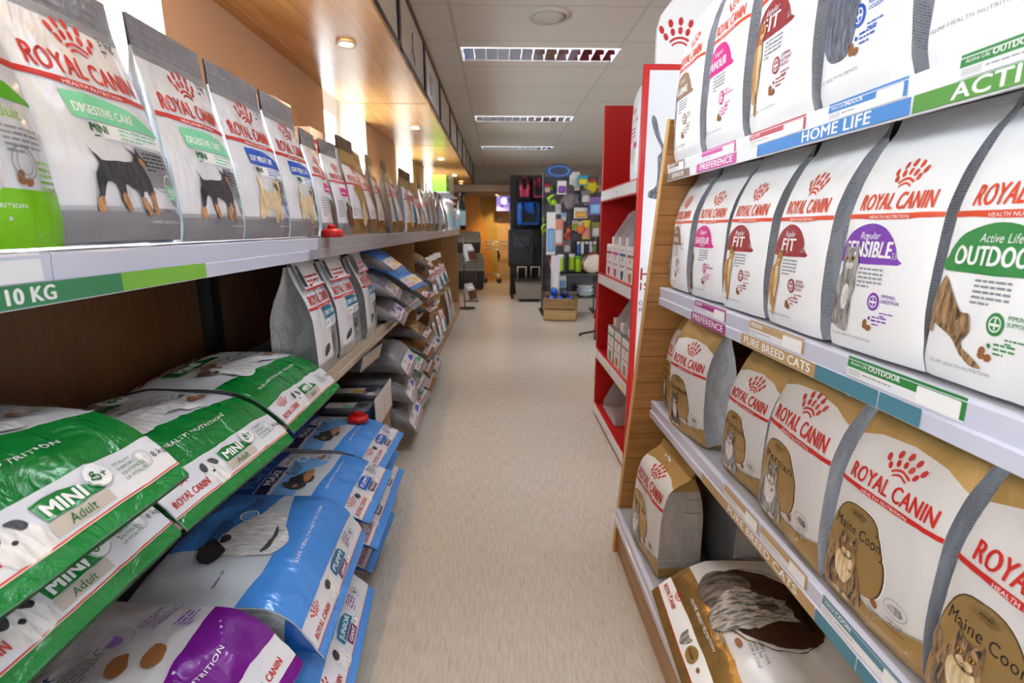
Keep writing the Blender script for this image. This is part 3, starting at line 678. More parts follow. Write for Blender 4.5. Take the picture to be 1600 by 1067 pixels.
for k, z in enumerate((1.62, 1.05, .49, .06)):
    mb = MB(); mb.box(.75, 2.801, z, 1.199, 3.734, z + .02, REDM); sh = mb.build('shelf', q)
    mb = MB(); mb.box(.733, 2.801, z - .045, .75, 3.734, z + .036, REDM, .003); mb.box(.7295, 2.803, z - .036, .733, 3.732, z + .026, RAILW)
    mb.build('shelf_edge', sh)
    A = Art(); A.crown(RED, .5, .012, .022); A.text(RED, 'ROYAL CANIN', .5, .002, .006, 2, .05, 'C')
    if k == 2: A.rect(mat('yellow_tag', (226, 206, 70), .5), .4, .006, .45, .034); A.rect(mat('yellow_tag', (226, 206, 70), .5), .84, .006, .9, .034)
    flat_art(A, 'edge_print', lambda x, y, o, z=z: (.729 - o, 3.732 - x, z - .026 + y), 0, .93, 0, .05, sh)
# ================================================================ silhouettes (unit boxes)
PINSCHER = [(.065, .9), (.185, .725), (.42, .742), (.64, .75), (.74, .85), (.61, .99), (.76, .9), (.826, .905), (.862, 1), (.9, .89), (.99, .79), (.975, .735), (.88, .725), (.945, .54), (.935, .4), (.913, .27), (.924, .075), (.967, .035), (.88, .03), (.859, .2), (.826, .35), (.76, .34), (.74, .2), (.77, .055), (.815, .015), (.717, .005), (.696, .17), (.674, .34), (.53, .415), (.456, .425), (.435, .275), (.402, .158), (.5, .08), (.4, .08), (.337, .2), (.326, .28), (.315, .41), (.207, .45), (.14, .3), (.076, .2), (.065, .12), (.109, .055), (0, .055), (.02, .2), (.065, .34), (.076, .54), (.14, .675)]
TERRIER = [(.2, .99), (.29, .72), (.5, .68), (.64, .72), (.71, .84), (.71, .97), (.84, .93), (.93, .97), (1, .84), (.98, .64), (.955, .45), (.9, .28), (.89, .08), (.78, .08), (.756, .26), (.7, .01), (.58, .01), (.56, .26), (.4, .3), (.3, .18), (.33, .12), (.2, .12), (.18, .25), (.155, .1), (.02, .1), (.04, .29), (.05, .53), (.15, .72), (.12, .89)]
CAT_WALK = [(.58, .98), (.67, .94), (.78, .94), (.86, .96), (.97, 1), (1, .85), (.86, .76), (.97, .58), (.86, .31), (.74, .02), (.6, .01), (.58, .28), (.52, .12), (.41, .18), (.38, .38), (.19, .25), (.24, .21), (.08, .22), (.02, .42), (0, .58), (.13, .71), (.5, .75), (.52, .88)]
CAT_SIT = [(.28, .97), (.5, .93), (.7, .94), (.83, .99), (.97, .82), (.9, .69), (.97, .56), (.87, .24), (.85, .02), (.57, .01), (.34, .05), (.06, .08), (0, .27), (.02, .56), (.17, .66), (.28, .72), (.25, .85)]
CAT_STALK = [(.18, 1), (.3, .88), (.54, .62), (.7, .6), (.75, .4), (.66, .25), (.9, .1), (1, .02), (.82, .03), (.62, .18), (.5, .29), (.26, .39), (.14, .42), (.14, .31), (.03, .38), (.02, .62), (.08, .82)]
PERSIAN = [(.34, .97), (.42, .93), (.62, .95), (.78, .93), (.87, .96), (.88, .78), (.9, .64), (1, .48), (.97, .27), (.8, .05), (.55, .03), (.39, .08), (.06, .36), (.02, .55), (.2, .7), (.29, .85)]
COON = [(.3, 1), (.38, .88), (.55, .84), (.7, .93), (.72, .78), (.7, .68), (.88, .5), (1, .25), (.97, .0), (.7, .06), (.4, .2), (.1, .4), (.05, .52), (.2, .62), (.28, .74), (.28, .88)]
CAT_SIAM = [(.2, 1), (.35, .9), (.6, .9), (.8, 1), (.85, .8), (.75, .66), (.85, .4), (.9, 0), (.6, .0), (.2, .02), (.12, .3), (.25, .64), (.16, .82)]
DOG_LIE = [(.02, .62), (.1, .82), (.24, .98), (.36, .86), (.52, .9), (.74, .74), (.93, .55), (1, .42), (.93, .34), (.7, .36), (.62, .22), (.4, .2), (.34, .3), (.16, .3), (.04, .42)]
HEAD = [(.1, .9), (.3, .84), (.7, .84), (.92, .95), (.95, .55), (.8, .2), (.5, .0), (.2, .2), (.05, .55)]

def logo(A, x, y, w, ink=RED, barx=None, crown=True, thin=False):
    """wordmark: dotted crown, ROYAL CANIN, red rule with small white type; y is the text baseline, x the left end"""
    h = w * .15
    A.text(ink, 'ROYAL CANIN', x, y, h, 3, w, bold=.028, arc=0)
    if crown: A.crown(ink, x + w * .52, y + h * 1.05 + w * .06, w * .3, 3)
    b0, b1 = barx or (x, x + w); t = w * .021; yb = y - w * .055
    A.rect(ink, b0, yb - t, x + w * .05, yb + t, 3); A.rect(ink, x + w * .88, yb - t, b1, yb + t, 3)
    A.poly(ink, [(x + w * .05, yb - t), (x + w * .3, yb - t * 1.6), (x + w * .7, yb - t * 1.6), (x + w * .88, yb - t), (x + w * .88, yb + t), (x + w * .7, yb + t * .9), (x + w * .3, yb + t * .9), (x + w * .05, yb + t)], 3)
    if not thin: A.text(WINK, 'HEALTH NUTRITION', x + w * .2, yb - t * 1.2, t * 1.4, 4, w * .55)
def kib(A, x, y, r, n=3, m=None):
    for k in range(n): A.ell(m or KIB, x + r * 1.5 * (k % 2 - .5) * 1.1, y + (r * .9 if k >= 2 else 0) - r * .2 * (k % 2), r, r * .78, 3 + k % 2, .4 * k, 10)
def dome(x0, x1, y0, y1):
    w, h = x1 - x0, y1 - y0
    return [(x0 + w * a, y0 + h * b) for a, b in [(0, 0), (.0, .3), (.04, .55), (.14, .79), (.3, .95), (.46, 1), (.62, .95), (.77, .78), (.9, .45), (.97, .16), (1, 0)]]
def flag(x0, x1, y0, y1):
    w, h = x1 - x0, y1 - y0
    return [(x0 + w * a, y0 + h * b) for a, b in [(0.03, 0), (0, 1), (.22, 1.06), (.45, 1.05), (.68, .88), (.84, .55), (1, .12), (1, 0)]]

def cat_face(A, m, lt, dk, cx, cy, r, L):
    for sg in (-1, 1):
        A.poly(m, [(cx + sg * r * .95, cy + r * .25), (cx + sg * r * .88, cy + r * 1.35), (cx + sg * r * .2, cy + r * .8)], L); A.poly(dk, [(cx + sg * r * .82, cy + r * .5), (cx + sg * r * .8, cy + r * 1.1), (cx + sg * r * .4, cy + r * .78)], L + 1)
    A.poly(m, smooth([(cx + r * 1.02 * x, cy + r * y) for x, y in ((1, .15), (.75, .75), (0, .92), (-.75, .75), (-1, .15), (-.85, -.45), (-.4, -.85), (.4, -.85), (.85, -.45))]), L)
    for k in (-.25, 0, .25): A.poly(dk, [(cx + r * (k - .05), cy + r * .85), (cx + r * (k + .05), cy + r * .85), (cx + r * k * .6, cy + r * .4)], L + 1)
    for sg in (-1, 1):
        A.ell(lt, cx + sg * r * .24, cy - r * .42, r * .34, r * .26, L + 1); A.ell(dk, cx + sg * r * .42, cy + r * .12, r * .25, r * .2, L + 1); A.ell(mat('amber_eye', (196, 140, 40), .3), cx + sg * r * .42, cy + r * .12, r * .19, r * .15, L + 2); A.ell(BLACK, cx + sg * r * .42, cy + r * .12, r * .07, r * .13, L + 3)
    A.poly(mat('nose_pink', (150, 90, 84), .5), [(cx - r * .13, cy - r * .18), (cx + r * .13, cy - r * .18), (cx, cy - r * .36)], L + 2); A.stroke(dk, [(cx - r * .2, cy - r * .58), (cx, cy - r * .46), (cx + r * .2, cy - r * .58)], r * .06, L + 2)
def cat_art(w, ink, pm, l1, l2, l3, animal, am, ax, icon=('OPTIMAL', 'NUTRIENT', 'PROFILE'), num='32', ih=.026, k=1.0, px=(-.105, .045)):
    """white cat food bag: wordmark, coloured dome with its name, cat, icon, kibble"""
    A = Art(); z = lambda v: v * k
    logo(A, -w * .37, z(.21), w * .76, ORED, (-w / 2, w / 2))
    A.poly(pm, smooth(dome(z(px[0]), z(px[1]), z(.131), z(.19)) , 2), 2); cx = z((px[0] + px[1]) / 2)
    if l1: A.text(WINK, l1, cx - z(.004), z(.167), z(.0105), 4, None, 'C', bold=.01, shear=.2)
    A.text(WINK, l2, cx - z(.004), z(.14), z(ih) * .9, 4, min(z(px[1] - px[0]) * .78, len(l2) * z(ih) * .8), 'C', bold=.04)
    if l3: A.text(WINK, l3, cx + z(.003), z(.1335), z(.008), 5, None, 'C')
    if num: A.text(LGREY, num, z(px[1] - .017), z(.139), z(.009), 5)
    ap, ay, ahh, aw = ax; ahh *= 1.06 if k == 1 else 1.25; aw *= 1.25; A.shape(am, animal, z(ap), z(ay), z(aw), z(ahh), 5)
    if animal is CAT_WALK or animal is CAT_SIT:
        hx = z(ap) + z(aw) * (.78 if animal is CAT_WALK else .6)
        cat_face(A, am, F_WHITE if animal is CAT_SIT else F_CREAM, F_GREY if animal is CAT_SIT else F_BROWN, hx, z(ay) + z(ahh) * .86, z(aw) * (.24 if animal is CAT_WALK else .33), 6)
        if animal is CAT_SIT: A.ell(F_WHITE, z(ap) + z(aw) * .62, z(ay) + z(ahh) * .42, z(aw) * .17, z(ahh) * .16, 6, 0, 12)
        else: A.shape(F_CREAM, [(.6, .7), (.9, .72), (.88, .45), (.74, .25), (.64, .45)], z(ap), z(ay), z(aw), z(ahh), 6)
    A.lines(GREYI, z(-.045), z(.121), z(.062), 5, z(.0065), 3)
    A.ell(pm, z(.004), z(.0756), z(.0135), z(.0135), 3); A.ring(WINK, z(.004), z(.0756), z(.0085), z(.0085), z(.0016), 4); A.rect(WINK, z(-.003), z(.0735), z(.011), z(.0765), 4); A.rect(WINK, z(.003), z(.069), z(.005), z(.083), 4)
    for i, t in enumerate(icon): A.text(pm, t, z(.0215), z(.083 - i * .0075), z(.0052), 3, None, bold=.02)
    A.lines(pm, z(.0215), z(.0595), z(.03), 2, z(.0045), 3, 5)
    A.ell(pm, z(-.001), z(.05), z(.003), z(.003), 3, 0, 8); A.lines(pm, z(.006), z(.052), z(.034), 3, z(.0055), 3, 2)
    kib(A, z(-.006), z(.0365), z(.0062)); A.text(GREYI, 'FELINE HEALTH NUTRITION', z(-.095), z(.0125), z(.0042), 3, z(.1))
    return A.yscale(1.16 if k == 1 else 1).shift(.012 if k == 1 else .03)
def breed_art(w, name, animal, am, H=.36):
    """white and gold breed bag: gold foot, gold medallion with breed name and cat"""
    A = Art(); f = lambda v: v * H
    A.poly(GOLD_S, [(-w / 2, 0), (w / 2, 0), (w / 2, f(.19)), (w * .3, f(.15)), (w * .05, f(.125)), (-w * .2, f(.14)), (-w / 2, f(.2))], 1)
    A.stroke(GOLD_D, [(-w / 2, f(.207)), (-w * .2, f(.147)), (w * .05, f(.132)), (w * .3, f(.157)), (w / 2, f(.197))], .0012, 2)
    A.poly(GOLD_M, [(-w / 2, f(.93)), (-w * .3, f(.975)), (0, f(.99)), (w * .3, f(.965)), (w / 2, f(.91)), (w / 2, f(1.2)), (-w / 2, f(1.2))], 1)
    logo(A, -w * .4, f(.71), w * .82, RED, (-w / 2, w / 2))
    md = [(-.43, .2), (-.47, .35), (-.44, .47), (-.36, .56), (-.2, .585), (-.06, .57), (.02, .52), (.09, .44), (.135, .38), (.15, .3), (.11, .22), (.0, .175), (-.2, .165)]
    A.poly(WINK, smooth([(x * w * 1.07 + .004, f(y * 1.03 - .01)) for x, y in md]), 2); A.poly(GOLD_D, smooth([(x * w * 1.045 + .002, f(y * 1.02 - .006)) for x, y in md]), 3); A.poly(GOLD_S, smooth([(x * w, f(y)) for x, y in md]), 4)
    A.ell(GOLD, -w * .2, f(.545), w * .09, f(.022), 5); A.text(BLACK, 'ADULT', -w * .2, f(.538), f(.014), 6, None, 'C')
    A.text(BLACK, name, -w * .17, f(.435), f(.055), 5, min(w * .5, len(name) * f(.05)), 'C', bold=.004)
    fl = F_CHOC if am is not F_TABBY else F_BLACK; lt = F_WHITE if am is not F_TABBY else F_CREAM
    if animal is COON: A.poly(am, smooth([(-w * .4, f(.1)), (-w * .5, f(.28)), (-w * .47, f(.36)), (-w * .4, f(.3)), (-w * .33, f(.14))]), 6)
    sl = .62 if animal is CAT_SIAM else 1
    A.poly(am, smooth([(-w * .25 + w * x * sl, f(y)) for x, y in ((-.1, .34), (-.17, .26), (-.2, .16), (-.17, .08), (-.06, .06), (.08, .055), (.19, .07), (.21, .16), (.14, .27), (.08, .34))]), 6)
    A.poly(lt, smooth([(-w * .25 + w * x * sl, f(y)) for x, y in ((-.08, .3), (-.1, .22), (-.04, .15), (.03, .14), (.09, .21), (.08, .3))]), 7)
    for sg in (-1, 1): A.stroke(fl, [(-w * .25 + sg * w * .13 * sl, f(.23)), (-w * .25 + sg * w * .15 * sl, f(.15)), (-w * .25 + sg * w * .1 * sl, f(.08))], w * .022, 7); A.ell(lt, -w * .25 + sg * w * .055, f(.065), w * .04, f(.016), 7)
    cat_face(A, am, lt, fl, -w * .24, f(.345), w * .098 if animal is not CAT_SIAM else w * .08, 8)
    A.ring(GREYI, w * .29, f(.24), w * .1, f(.042), .0012, 3); A.shape(F_GREY, PERSIAN, w * .22, f(.215), w * .14, f(.045), 4)
    for i, t in enumerate(('LONG HAIR', 'HEALTH', 'SKIN & COAT')): A.text(BLACK, t, w * .29, f(.17 - i * .02), f(.012), 3, None, 'C')
    A.ell(KIB, w * .1, f(.185), w * .04, f(.02), 3, -.5); A.lines(GREYI, w * .05, f(.145), w * .16, 2, f(.013), 3)
    return A
def dog_art(w, pm, t1, dog, dm, pct='92%', band=True):
    """silver dog food pouch: wordmark, coloured flag, breed size, standing dog, grey panel, percentage badge"""
    A = Art(); r = w / 2
    A.rect(SILVER, -r, 0, r, .06, 1); A.poly(STEEL, [(r * .25, .06), (r, .06), (r, .168), (r * .34, .172), (r * .15, .12)], 1); A.rect(WHITE_G, r * .2, .06, r, .098, 2)
    A.rect(STEEL, -r, 0, r, .052, 3); A.text(WINK, 'CANINE CARE NUTRITION', .03, .032, .0055, 4, .1)
    logo(A, -w * .4, .276, w * .84, RED, (-r, r))
    A.poly(pm, flag(-.082, r, .203, .245), 3); A.text(WINK, t1, -.068, .213, .0155, 4, .135, bold=.035)
    A.rect(WINK, -.03, .175, r, .2, 3); A.text(GREENT, 'MINI', -.052, .183, .014, 4, .038, bold=.05); A.lines(BLACK, -.05, .175, .035, 1, .005, 4); A.lines(pm, .015, .194, .11, 3, .0075, 4)
    A.lines(BLACK, .06, .16, .065, 5, .0075, 4, 3)
    A.shape(dm, dog, -.085, .045, .15, .125, 6, n=2)
    if dog is PINSCHER:
        for p in ([(.0, .055), (.09, .055), (.1, .24), (.02, .22)], [(.4, .085), (.48, .08), (.43, .3), (.35, .28)], [(.71, .01), (.8, .02), (.77, .26), (.69, .25)], [(.87, .035), (.94, .04), (.93, .36), (.85, .28)], [(.85, .74), (.95, .74), (.92, .82), (.84, .84)]): A.shape(F_TAN, p, -.085, .045, .15, .125, 7, n=2)
    else:
        A.shape(F_BROWN, [(.74, .86), (.84, .9), (.86, .74), (.78, .74)], -.085, .045, .15, .125, 7); A.ell(BLACK, .06, .135, .004, .004, 8)
    A.ell(WINK, r * .84, .094, .026, .034, 4); A.ell(GREYI, r * .84, .094, .023, .031, 5); A.rect(pm, r * .84 - .022, .078, r * .84 + .022, .106, 6); A.text(WINK, pct, r * .84, .086, .013, 7, .034, 'C', bold=.04)
    A.lines(WINK, r * .84 - .016, .081, .032, 1, .005, 7)
    A.stroke(GREYI, [(.06, .1), (.08, .092), (.1, .092)], .002, 4); A.text(BLACK, '3 kg', .08, .362, .016, 4); A.lines(BLACK, .08, .35, .045, 1, .01, 4); A.rect(STEEL, -r, .376, r, .4, 1)
    return A
def dog_pouch(name, w, art, seed, tilt=0, mf=None, seal=None, H=.455):
    j = H / .455; p = Pouch(w, H, [(0, .05), (.05 * j, .064), (.12 * j, .062), (.22 * j, .048), (.31 * j, .026), (.375 * j, .008), (.4 * j, .004), (H, .003)], er=.3, ep=3, wr=.0032, seed=seed, pleat=.35, nx=22, ny=38, a=[(0, 1), (.22 * j, .99), (.36 * j, .95), (H, .94)])
    return p.make(name, art, mf or WHITE_G, STEEL, SILVER, .06, seal or SILVER_D, crimp=.0006)
def cat_bag(name, w, art, seed, k=1.0, mf=None, ms=None, mb_=None, top=None):
    p = Pouch(w, .44 * k, [(0, .05 * k), (.03 * k, .06 * k), (.12 * k, .066 * k), (.24 * k, .062 * k), (.3 * k, .05 * k), (.37 * k, .024 * k), (.42 * k, .005), (.44 * k, .003)], c=[(0, 0), (.22 * k, 0), (.36 * k, -.006), (.44 * k, -.022 * k)], er=.1, ep=6, wr=.0026, seed=seed, pleat=.3, nx=22, ny=40, a=[(0, 1), (.03 * k, .99), (.1 * k, .935), (.3 * k, .91), (.44 * k, .98)])
    return p.make(name, art, mf or WHITE, ms or GREYSIDE, mb_ or WHITE, .03, top or WHITE, crimp=.0004)
def sack(name, w, H, t, art, seed, mfront, mside, mback, fin, drop=None, wr=.004, bands=None, tag_=None, ny=60, er=.34):
    """big sack made to lie on its back: block bottom with a fin at the aisle end"""
    h = t / 2; d = drop or 1.15; k = .24 / .24
    f = [(0, -d * h), (.08, -.3 * h if d < 1.4 else -.42 * h), (.16, .52 * h), (.235, .97 * h), (.28, h), (H * .75, h), (H * .9, h * .6), (H, -h * .3)]
    b = [(0, .003), (.02, .0035), (.08, .34 * h), (.16, .76 * h), (.235, .97 * h), (.28, h), (H * .75, h), (H * .9, h * .6), (H, .004)]
    fi, bi = interp(f), interp(b); ss_ = [0, .02, .05, .08, .12, .16, .2, .235,   .28, max(.3, H * .6), H * .75, H * .83, H * .9, H * .96, H]
    p = Pouch(w, H, b, c=[(q, fi(q) - bi(q)) for q in ss_], er=er, ep=3, wr=wr, seed=seed, pleat=-.16, nx=int(w * 70), ny=ny)
    if art: art.lift = 3
    return p.make(name, art, mfront, mside, mback, .04, fin, sidebands=bands)

# ================================================================ right unit: cats
def put_r(o, y, z, xf, b, label, tilt=-1.5, yaw=0, group=None, cat='cat food bag'):
    return place(o, (xf + b, y, z + .001), -90, tilt, label=label, cat=cat, group=group, yaw=yaw)
ABY = (-.112, .012, .125, .048); SITP = (-.11, .02, .125, .05)
G2 = 'white cat food bags on the middle shelf'; G1 = 'white cat food bags on the top right shelf'
mk = lambda n, w, a, sd, k=1: cat_bag('cat_food_bag', w, a, sd, k)
a = cat_art(.22, 0, BROWN, 'Senior', 'AGEING', None, CAT_SIT, F_GREY, (-.112, .02, .11, .035), ('RENAL', 'HEALTH'), None, .017); a.text(GREYI, '12', .05, .15, .024, 3)
put_r(mk(0, .22, a, 1), 1.885, 1.173, .66, .06, 'small white cat food bag with brown dome, end of middle row at the oak panel', yaw=-3, group=G2)
a = cat_art(.22, 0, PINK, 'Exigent', 'SAVOUR', 'Exigent', CAT_SIAM, F_BROWN, (-.122, .01, .1, .034), ('TASTE', 'PREFERENCE'), None, .02)
put_r(mk(0, .22, a, 2), 1.632, 1.173, .66, .06, 'white cat food bag with magenta dome on the middle shelf', yaw=4, group=G2)
put_r(mk(0, .225, cat_art(.225, 0, MAROON, 'Regular', 'FIT', None, CAT_WALK, F_GINGER, ABY), 3), 1.37, 1.173, .655, .06, 'farther of the two middle-shelf bags with maroon dome and ginger cat', yaw=2, group=G2)
put_r(mk(0, .225, cat_art(.225, 0, MAROON, 'Regular', 'FIT', None, CAT_WALK, F_GINGER, ABY), 4), 1.117, 1.173, .652, .06, 'nearer of the two middle-shelf bags with maroon dome and ginger cat', yaw=-2, group=G2)
put_r(mk(0, .215, cat_art(.215, 0, VIOLET, 'Regular', 'SENSIBLE', None, CAT_SIT, F_GREY, SITP, ('OPTIMAL', 'DIGESTION'), '33', .026), 5), .873, 1.173, .655, .06, 'white bag with violet dome and sitting grey cat on the middle shelf', yaw=3, group=G2)
a = cat_art(.225, 0, GREENP, 'Active Life', 'OUTDOOR', None, CAT_STALK, F_TABBY, (-.115, .018, .1, .085), ('IMMUNE', 'SUPPORT'), None, .025, px=(-.105, .075))
put_r(mk(0, .225, a, 6), .652, 1.173, .662, .06, 'white bag with wide green dome and crouching tabby cat, right edge of the photo', yaw=-1, group=G2)
k1 = 1.36
T1 = [('farthest bag of the top right row, brown dome, beside the oak panel', .26, 1.862, cat_art(.26, 0, BROWN, 'Senior', 'AGEING', None, CAT_SIT, F_GREY, (-.112, .02, .11, .035), ('RENAL', 'HEALTH'), None, .018, k1), 11),
      ('top right bag with pink dome and thin brown cat', .255, 1.568, cat_art(.255, 0, PINK, 'Exigent', 'SAVOUR', None, CAT_SIAM, F_BROWN, (-.112, .01, .11, .03), ('TASTE', 'PREFERENCE'), None, .02, k1), 12),
      ('top right bag with cut off maroon dome and ginger cat', .29, 1.268, cat_art(.29, 0, MAROON, 'Regular', 'FIT', None, CAT_WALK, F_GINGER, ABY, k=k1), 13),
      ('top right bag with grey long haired cat, dome out of frame', .255, .985, cat_art(.255, 0, BLUEP, 'Home Life', 'INDOOR', None, PERSIAN, F_BLUEG, (-.11, .03, .12, .09), ('REDUCED', 'ODOUR'), '27', k=k1), 14),
      ('nearest white bag of the top right row, cut by the corner', .27, .7, cat_art(.27, 0, GREENP, 'Active Life', 'OUTDOOR', None, CAT_STALK, F_TABBY, (-.115, .03, .1, .085), ('IMMUNE', 'SUPPORT'), None, k=k1, px=(-.105, .075)), 15)]
for lb, w, y, a, sd in T1: put_r(mk(0, w, a, sd, k1), y, 1.63, .655, .072, lb, -1, random.Random(sd).uniform(-4, 4), G1)
G3 = 'gold and white breed bags on the third shelf'
gb = lambda w, n, an, am, sd, k=.97: cat_bag('cat_food_bag', w, breed_art(w, n, an, am, .36 * k), sd, k, PEARL, GREYSIDE, GOLD_M, GOLD_M)
put_r(gb(.2, 'Siamese', CAT_SIAM, F_CHOC, 21, .9), 1.875, .703, .655, .058, 'farthest gold and white cat food bag of the third row', yaw=-4, group=G3)
put_r(gb(.24, 'Siamese', CAT_SIAM, F_CHOC, 22, .96), 1.645, .703, .632, .06, 'gold and white bag with slim pale cat leaning off the third shelf', 2, 10, G3)
put_r(gb(.225, 'Persian', PERSIAN, F_GREY, 23, .9), 1.3, .703, .66, .058, 'smaller gold and white bag with fluffy grey cat on the third shelf', yaw=2, group=G3)
put_r(gb(.275, 'Persian', PERSIAN, F_GREY, 24, 1.0), 1.035, .703, .645, .062, 'large gold and white bag with fluffy grey cat and full wordmark', yaw=-3, group=G3)
put_r(gb(.235, 'Maine Coon', COON, F_TABBY, 25, .98), .77, .703, .645, .06, 'gold and white bag with sitting brown tabby cat below the teal strip', yaw=2, group=G3)
put_r(gb(.25, 'Maine Coon', COON, F_TABBY, 26, .98), .515, .703, .64, .06, 'gold and white breed bag cut off by the lower right corner', yaw=-2, group=G3)
GS2 = fineprint('taupe_side_print', (176, 170, 166), (140, 136, 132), .4, .1, .003)
def ribbed_bag(x, y, w, art, label, sd, yaw):
    p = Pouch(w, .44, [(0, .075), (.04, .084), (.2, .082), (.3, .066), (.37, .03), (.41, .008), (.44, .003)], c=[(0, 0), (.3, 0), (.44, -.03)], er=.1, ep=6, wr=.003, seed=sd, pleat=.04, a=[(0, 1), (.3, .94), (.44, 1)])
    o = p.make('cat_food_bag', art, PEARL if art else DARKSIDE, GS2, GOLD_M, .03, GOLD_M, sidebands=lambda q: GOLD_M if q > .31 or q < .03 else GS2)
    for ch in [c for c in o.children if c.name.startswith('side_gusset')]:
        mb = MB(); sg = 1 if ch.data.vertices[0].co.x > 0 else -1
        for q in (.06, .12, .18, .24, .295):
            mb.tube([p.pt(sg, q, 1).lerp(p.pt(sg, q, -1), i / 6) + Vector((-sg * p.b(q) * p.pleat * (1 - abs(i / 3 - 1) ** 1.5) + sg * .001, 0, .003 * math.sin(i))) for i in range(7)], .0022, GS2, 6)
        mb.tube([p.pt(sg, q, 1).lerp(p.pt(sg, q, -1), .55) + Vector((-sg * p.b(q) * p.pleat, 0, 0)) for q in (.02, .1, .2, .3)], .002, mat('seam_grey', (170, 166, 162), .4), 6); mb.build('seam', ch)
    return put_r(o, y, .213, x, .075, label, -1, yaw, 'gold bags on the bottom right shelf')
ribbed_bag(.535, 1.69, .29, breed_art(.29, 'Persian', PERSIAN, F_GREY, .37), 'gold and white bag with ribbed grey side, far end of the bottom right shelf', 27, 3)
ribbed_bag(.76, 1.62, .28, None, 'second ribbed grey sided bag, deeper in the dark bottom right shelf', 29, 4)
def gold_sack():
    A = Art(); w = .48; r = w / 2
    A.rect(GOLD, -r, 0, r, .16, 1); A.poly(WINK, [(-r, .03), (-r * .3, .026), (r, .03), (r, .085), (0, .09), (-r, .085)], 2); A.stroke(RED, [(-r, .03), (0, .027), (r, .03)], .003, 3)
    A.text(RED, 'ROYAL CANIN', -r * .92, .05, .016, 3, .11, bold=.03); A.crown(RED, -r * .6, .074, .03, 3); A.shape(F_SILVER, HEAD, -.02, .035, .05, .045, 3); A.ell(GOLD_M, .065, .058, .03, .022, 3); A.text(BLACK, 'Persian', .065, .053, .01, 4, None, 'C'); A.ell(KIB, .12, .058, .008, .006, 3)
    A.text(WINK, 'FELINE BREED NUTRITION', 0, .118, .009, 3, .2, 'C')
    A.poly(mat('dark_brown_print', (58, 36, 22), .3), smooth([(-.15, .24), (-.15, .34), (-.08, .42), (.0, .44), (.12, .4), (.14, .3), (.09, .21), (-.02, .19)]), 2)
    A.ring(GOLD_D, -.005, .31, .16, .135, .003, 3)
    A.shape(F_CHOC, [(.0, .3), (.12, .75), (.35, 1), (.7, .92), (.95, .6), (1, .2), (.7, 0), (.3, .02)], -.16, .15, .14, .15, 4); A.shape(F_SILVER, PERSIAN, -.08, .14, .16, .24, 5); A.ell(F_CHOC, .0, .31, .022, .03, 6)
    A.ell(BLACK, .012, .335, .004, .006, 7); A.ell(BLACK, -.02, .335, .004, .006, 7)
    A.text(BLACK, 'Persian', .02, .38, .03, 6, .13, 'C'); A.ell(KIB, .11, .19, .014, .009, 4)
    for i, t in enumerate(('LONG HAIR', 'HEALTH', 'SKIN & COAT')): A.text(BLACK, t, .12, .235 - i * .012, .008, 4)
    A.lines(GREYI, .03, .16, .07, 3, .008, 4)
    logo(A, -.14, .47, .28, RED, (-r, r))
    return sack('cat_food_sack', w, .54, .13, A, 31, PEARL, DARKSIDE, GOLD_M, GOLD, wr=.006)
place(gold_sack(), (.488, 1.235, .292), -90, 1, lie=True, label='gold sack lying face up at the front of the bottom right shelf', cat='cat food sack', yaw=-4)

# ================================================================ left top shelf: dogs
GL = 'silver dog food pouches on the upper left shelf'; ZL = 1.366
def put_l(o, y, z, xf, b, label, tilt=-3, yaw=0, group=None, cat='dog food bag'):
    return place(o, (xf - b, y, z), 90, tilt, label=label, cat=cat, group=group, yaw=yaw)
def green_art():
    A = Art(); r = .1425
    A.rect(LIME, -r, 0, r, .082, 1); A.text(WINK, 'HEALTH NUTRITION', .0, .056, .006, 2, .12, 'C'); logo(A, -.12, .276, .235, RED, (-r, r))
    A.poly(mat('leaf_print', (74, 168, 0), .35), flag(-.1, r, .205, .25), 3); A.text(WINK, 'X-SMALL', -.08, .215, .018, 4, .16, bold=.04); A.text(LIMES, 'Adult', .04, .178, .018, 4, None, shear=.2)
    A.lines(GREYI, .05, .163, .075, 5, .008, 4); A.ring(GREYI, .075, .118, .022, .022, .002, 4); A.ring(GREYI, .075, .118, .014, .016, .0014, 4); A.lines(LIMES, .1, .12, .035, 6, .009, 4)
    kib(A, .07, .094, .008)
    A.poly(F_WHITE, smooth([(-.12, .085), (-.1, .14), (-.05, .18), (0, .19), (.03, .16), (.035, .11), (.02, .075), (-.04, .078)]), 5)
    A.poly(F_BROWN, smooth([(.0, .19), (.02, .215), (.045, .2), (.045, .16), (.03, .14), (.015, .16)]), 6); A.poly(F_BROWN, smooth([(-.06, .19), (-.08, .215), (-.1, .2), (-.09, .15), (-.07, .15)]), 6)
    A.ell(F_BROWN, -.03, .185, .02, .012, 6); A.ell(BLACK, -.018, .172, .004, .004, 7); A.ell(BLACK, -.045, .172, .004, .004, 7); A.ell(BLACK, -.026, .155, .006, .005, 7)
    A.ell(LIMES, .1, .345, .03, .03, 3); A.poly(mat('leaf_print', (74, 168, 0), .35), [(-.1, .39), (r, .33), (r, .39)], 2)
    return A
put_l(dog_pouch('dog_food_pouch', .285, green_art(), 41), .688, ZL, -.66, .05, 'silver pouch with lime green foot and small white dog, left edge of the photo', yaw=2, group=GL)
put_l(dog_pouch('dog_food_pouch', .283, dog_art(.283, MINT, 'DIGESTIVE CARE', PINSCHER, F_BLACK), 42), .978, ZL, -.66, .05, 'nearer of two pouches with mint flag and black and tan dog', -6, -2, GL)
put_l(dog_pouch('dog_food_pouch', .275, dog_art(.275, MINT, 'DIGESTIVE CARE', PINSCHER, F_BLACK), 43), 1.267, ZL, -.66, .05, 'farther of two pouches with mint flag and black and tan dog', yaw=1, group=GL)
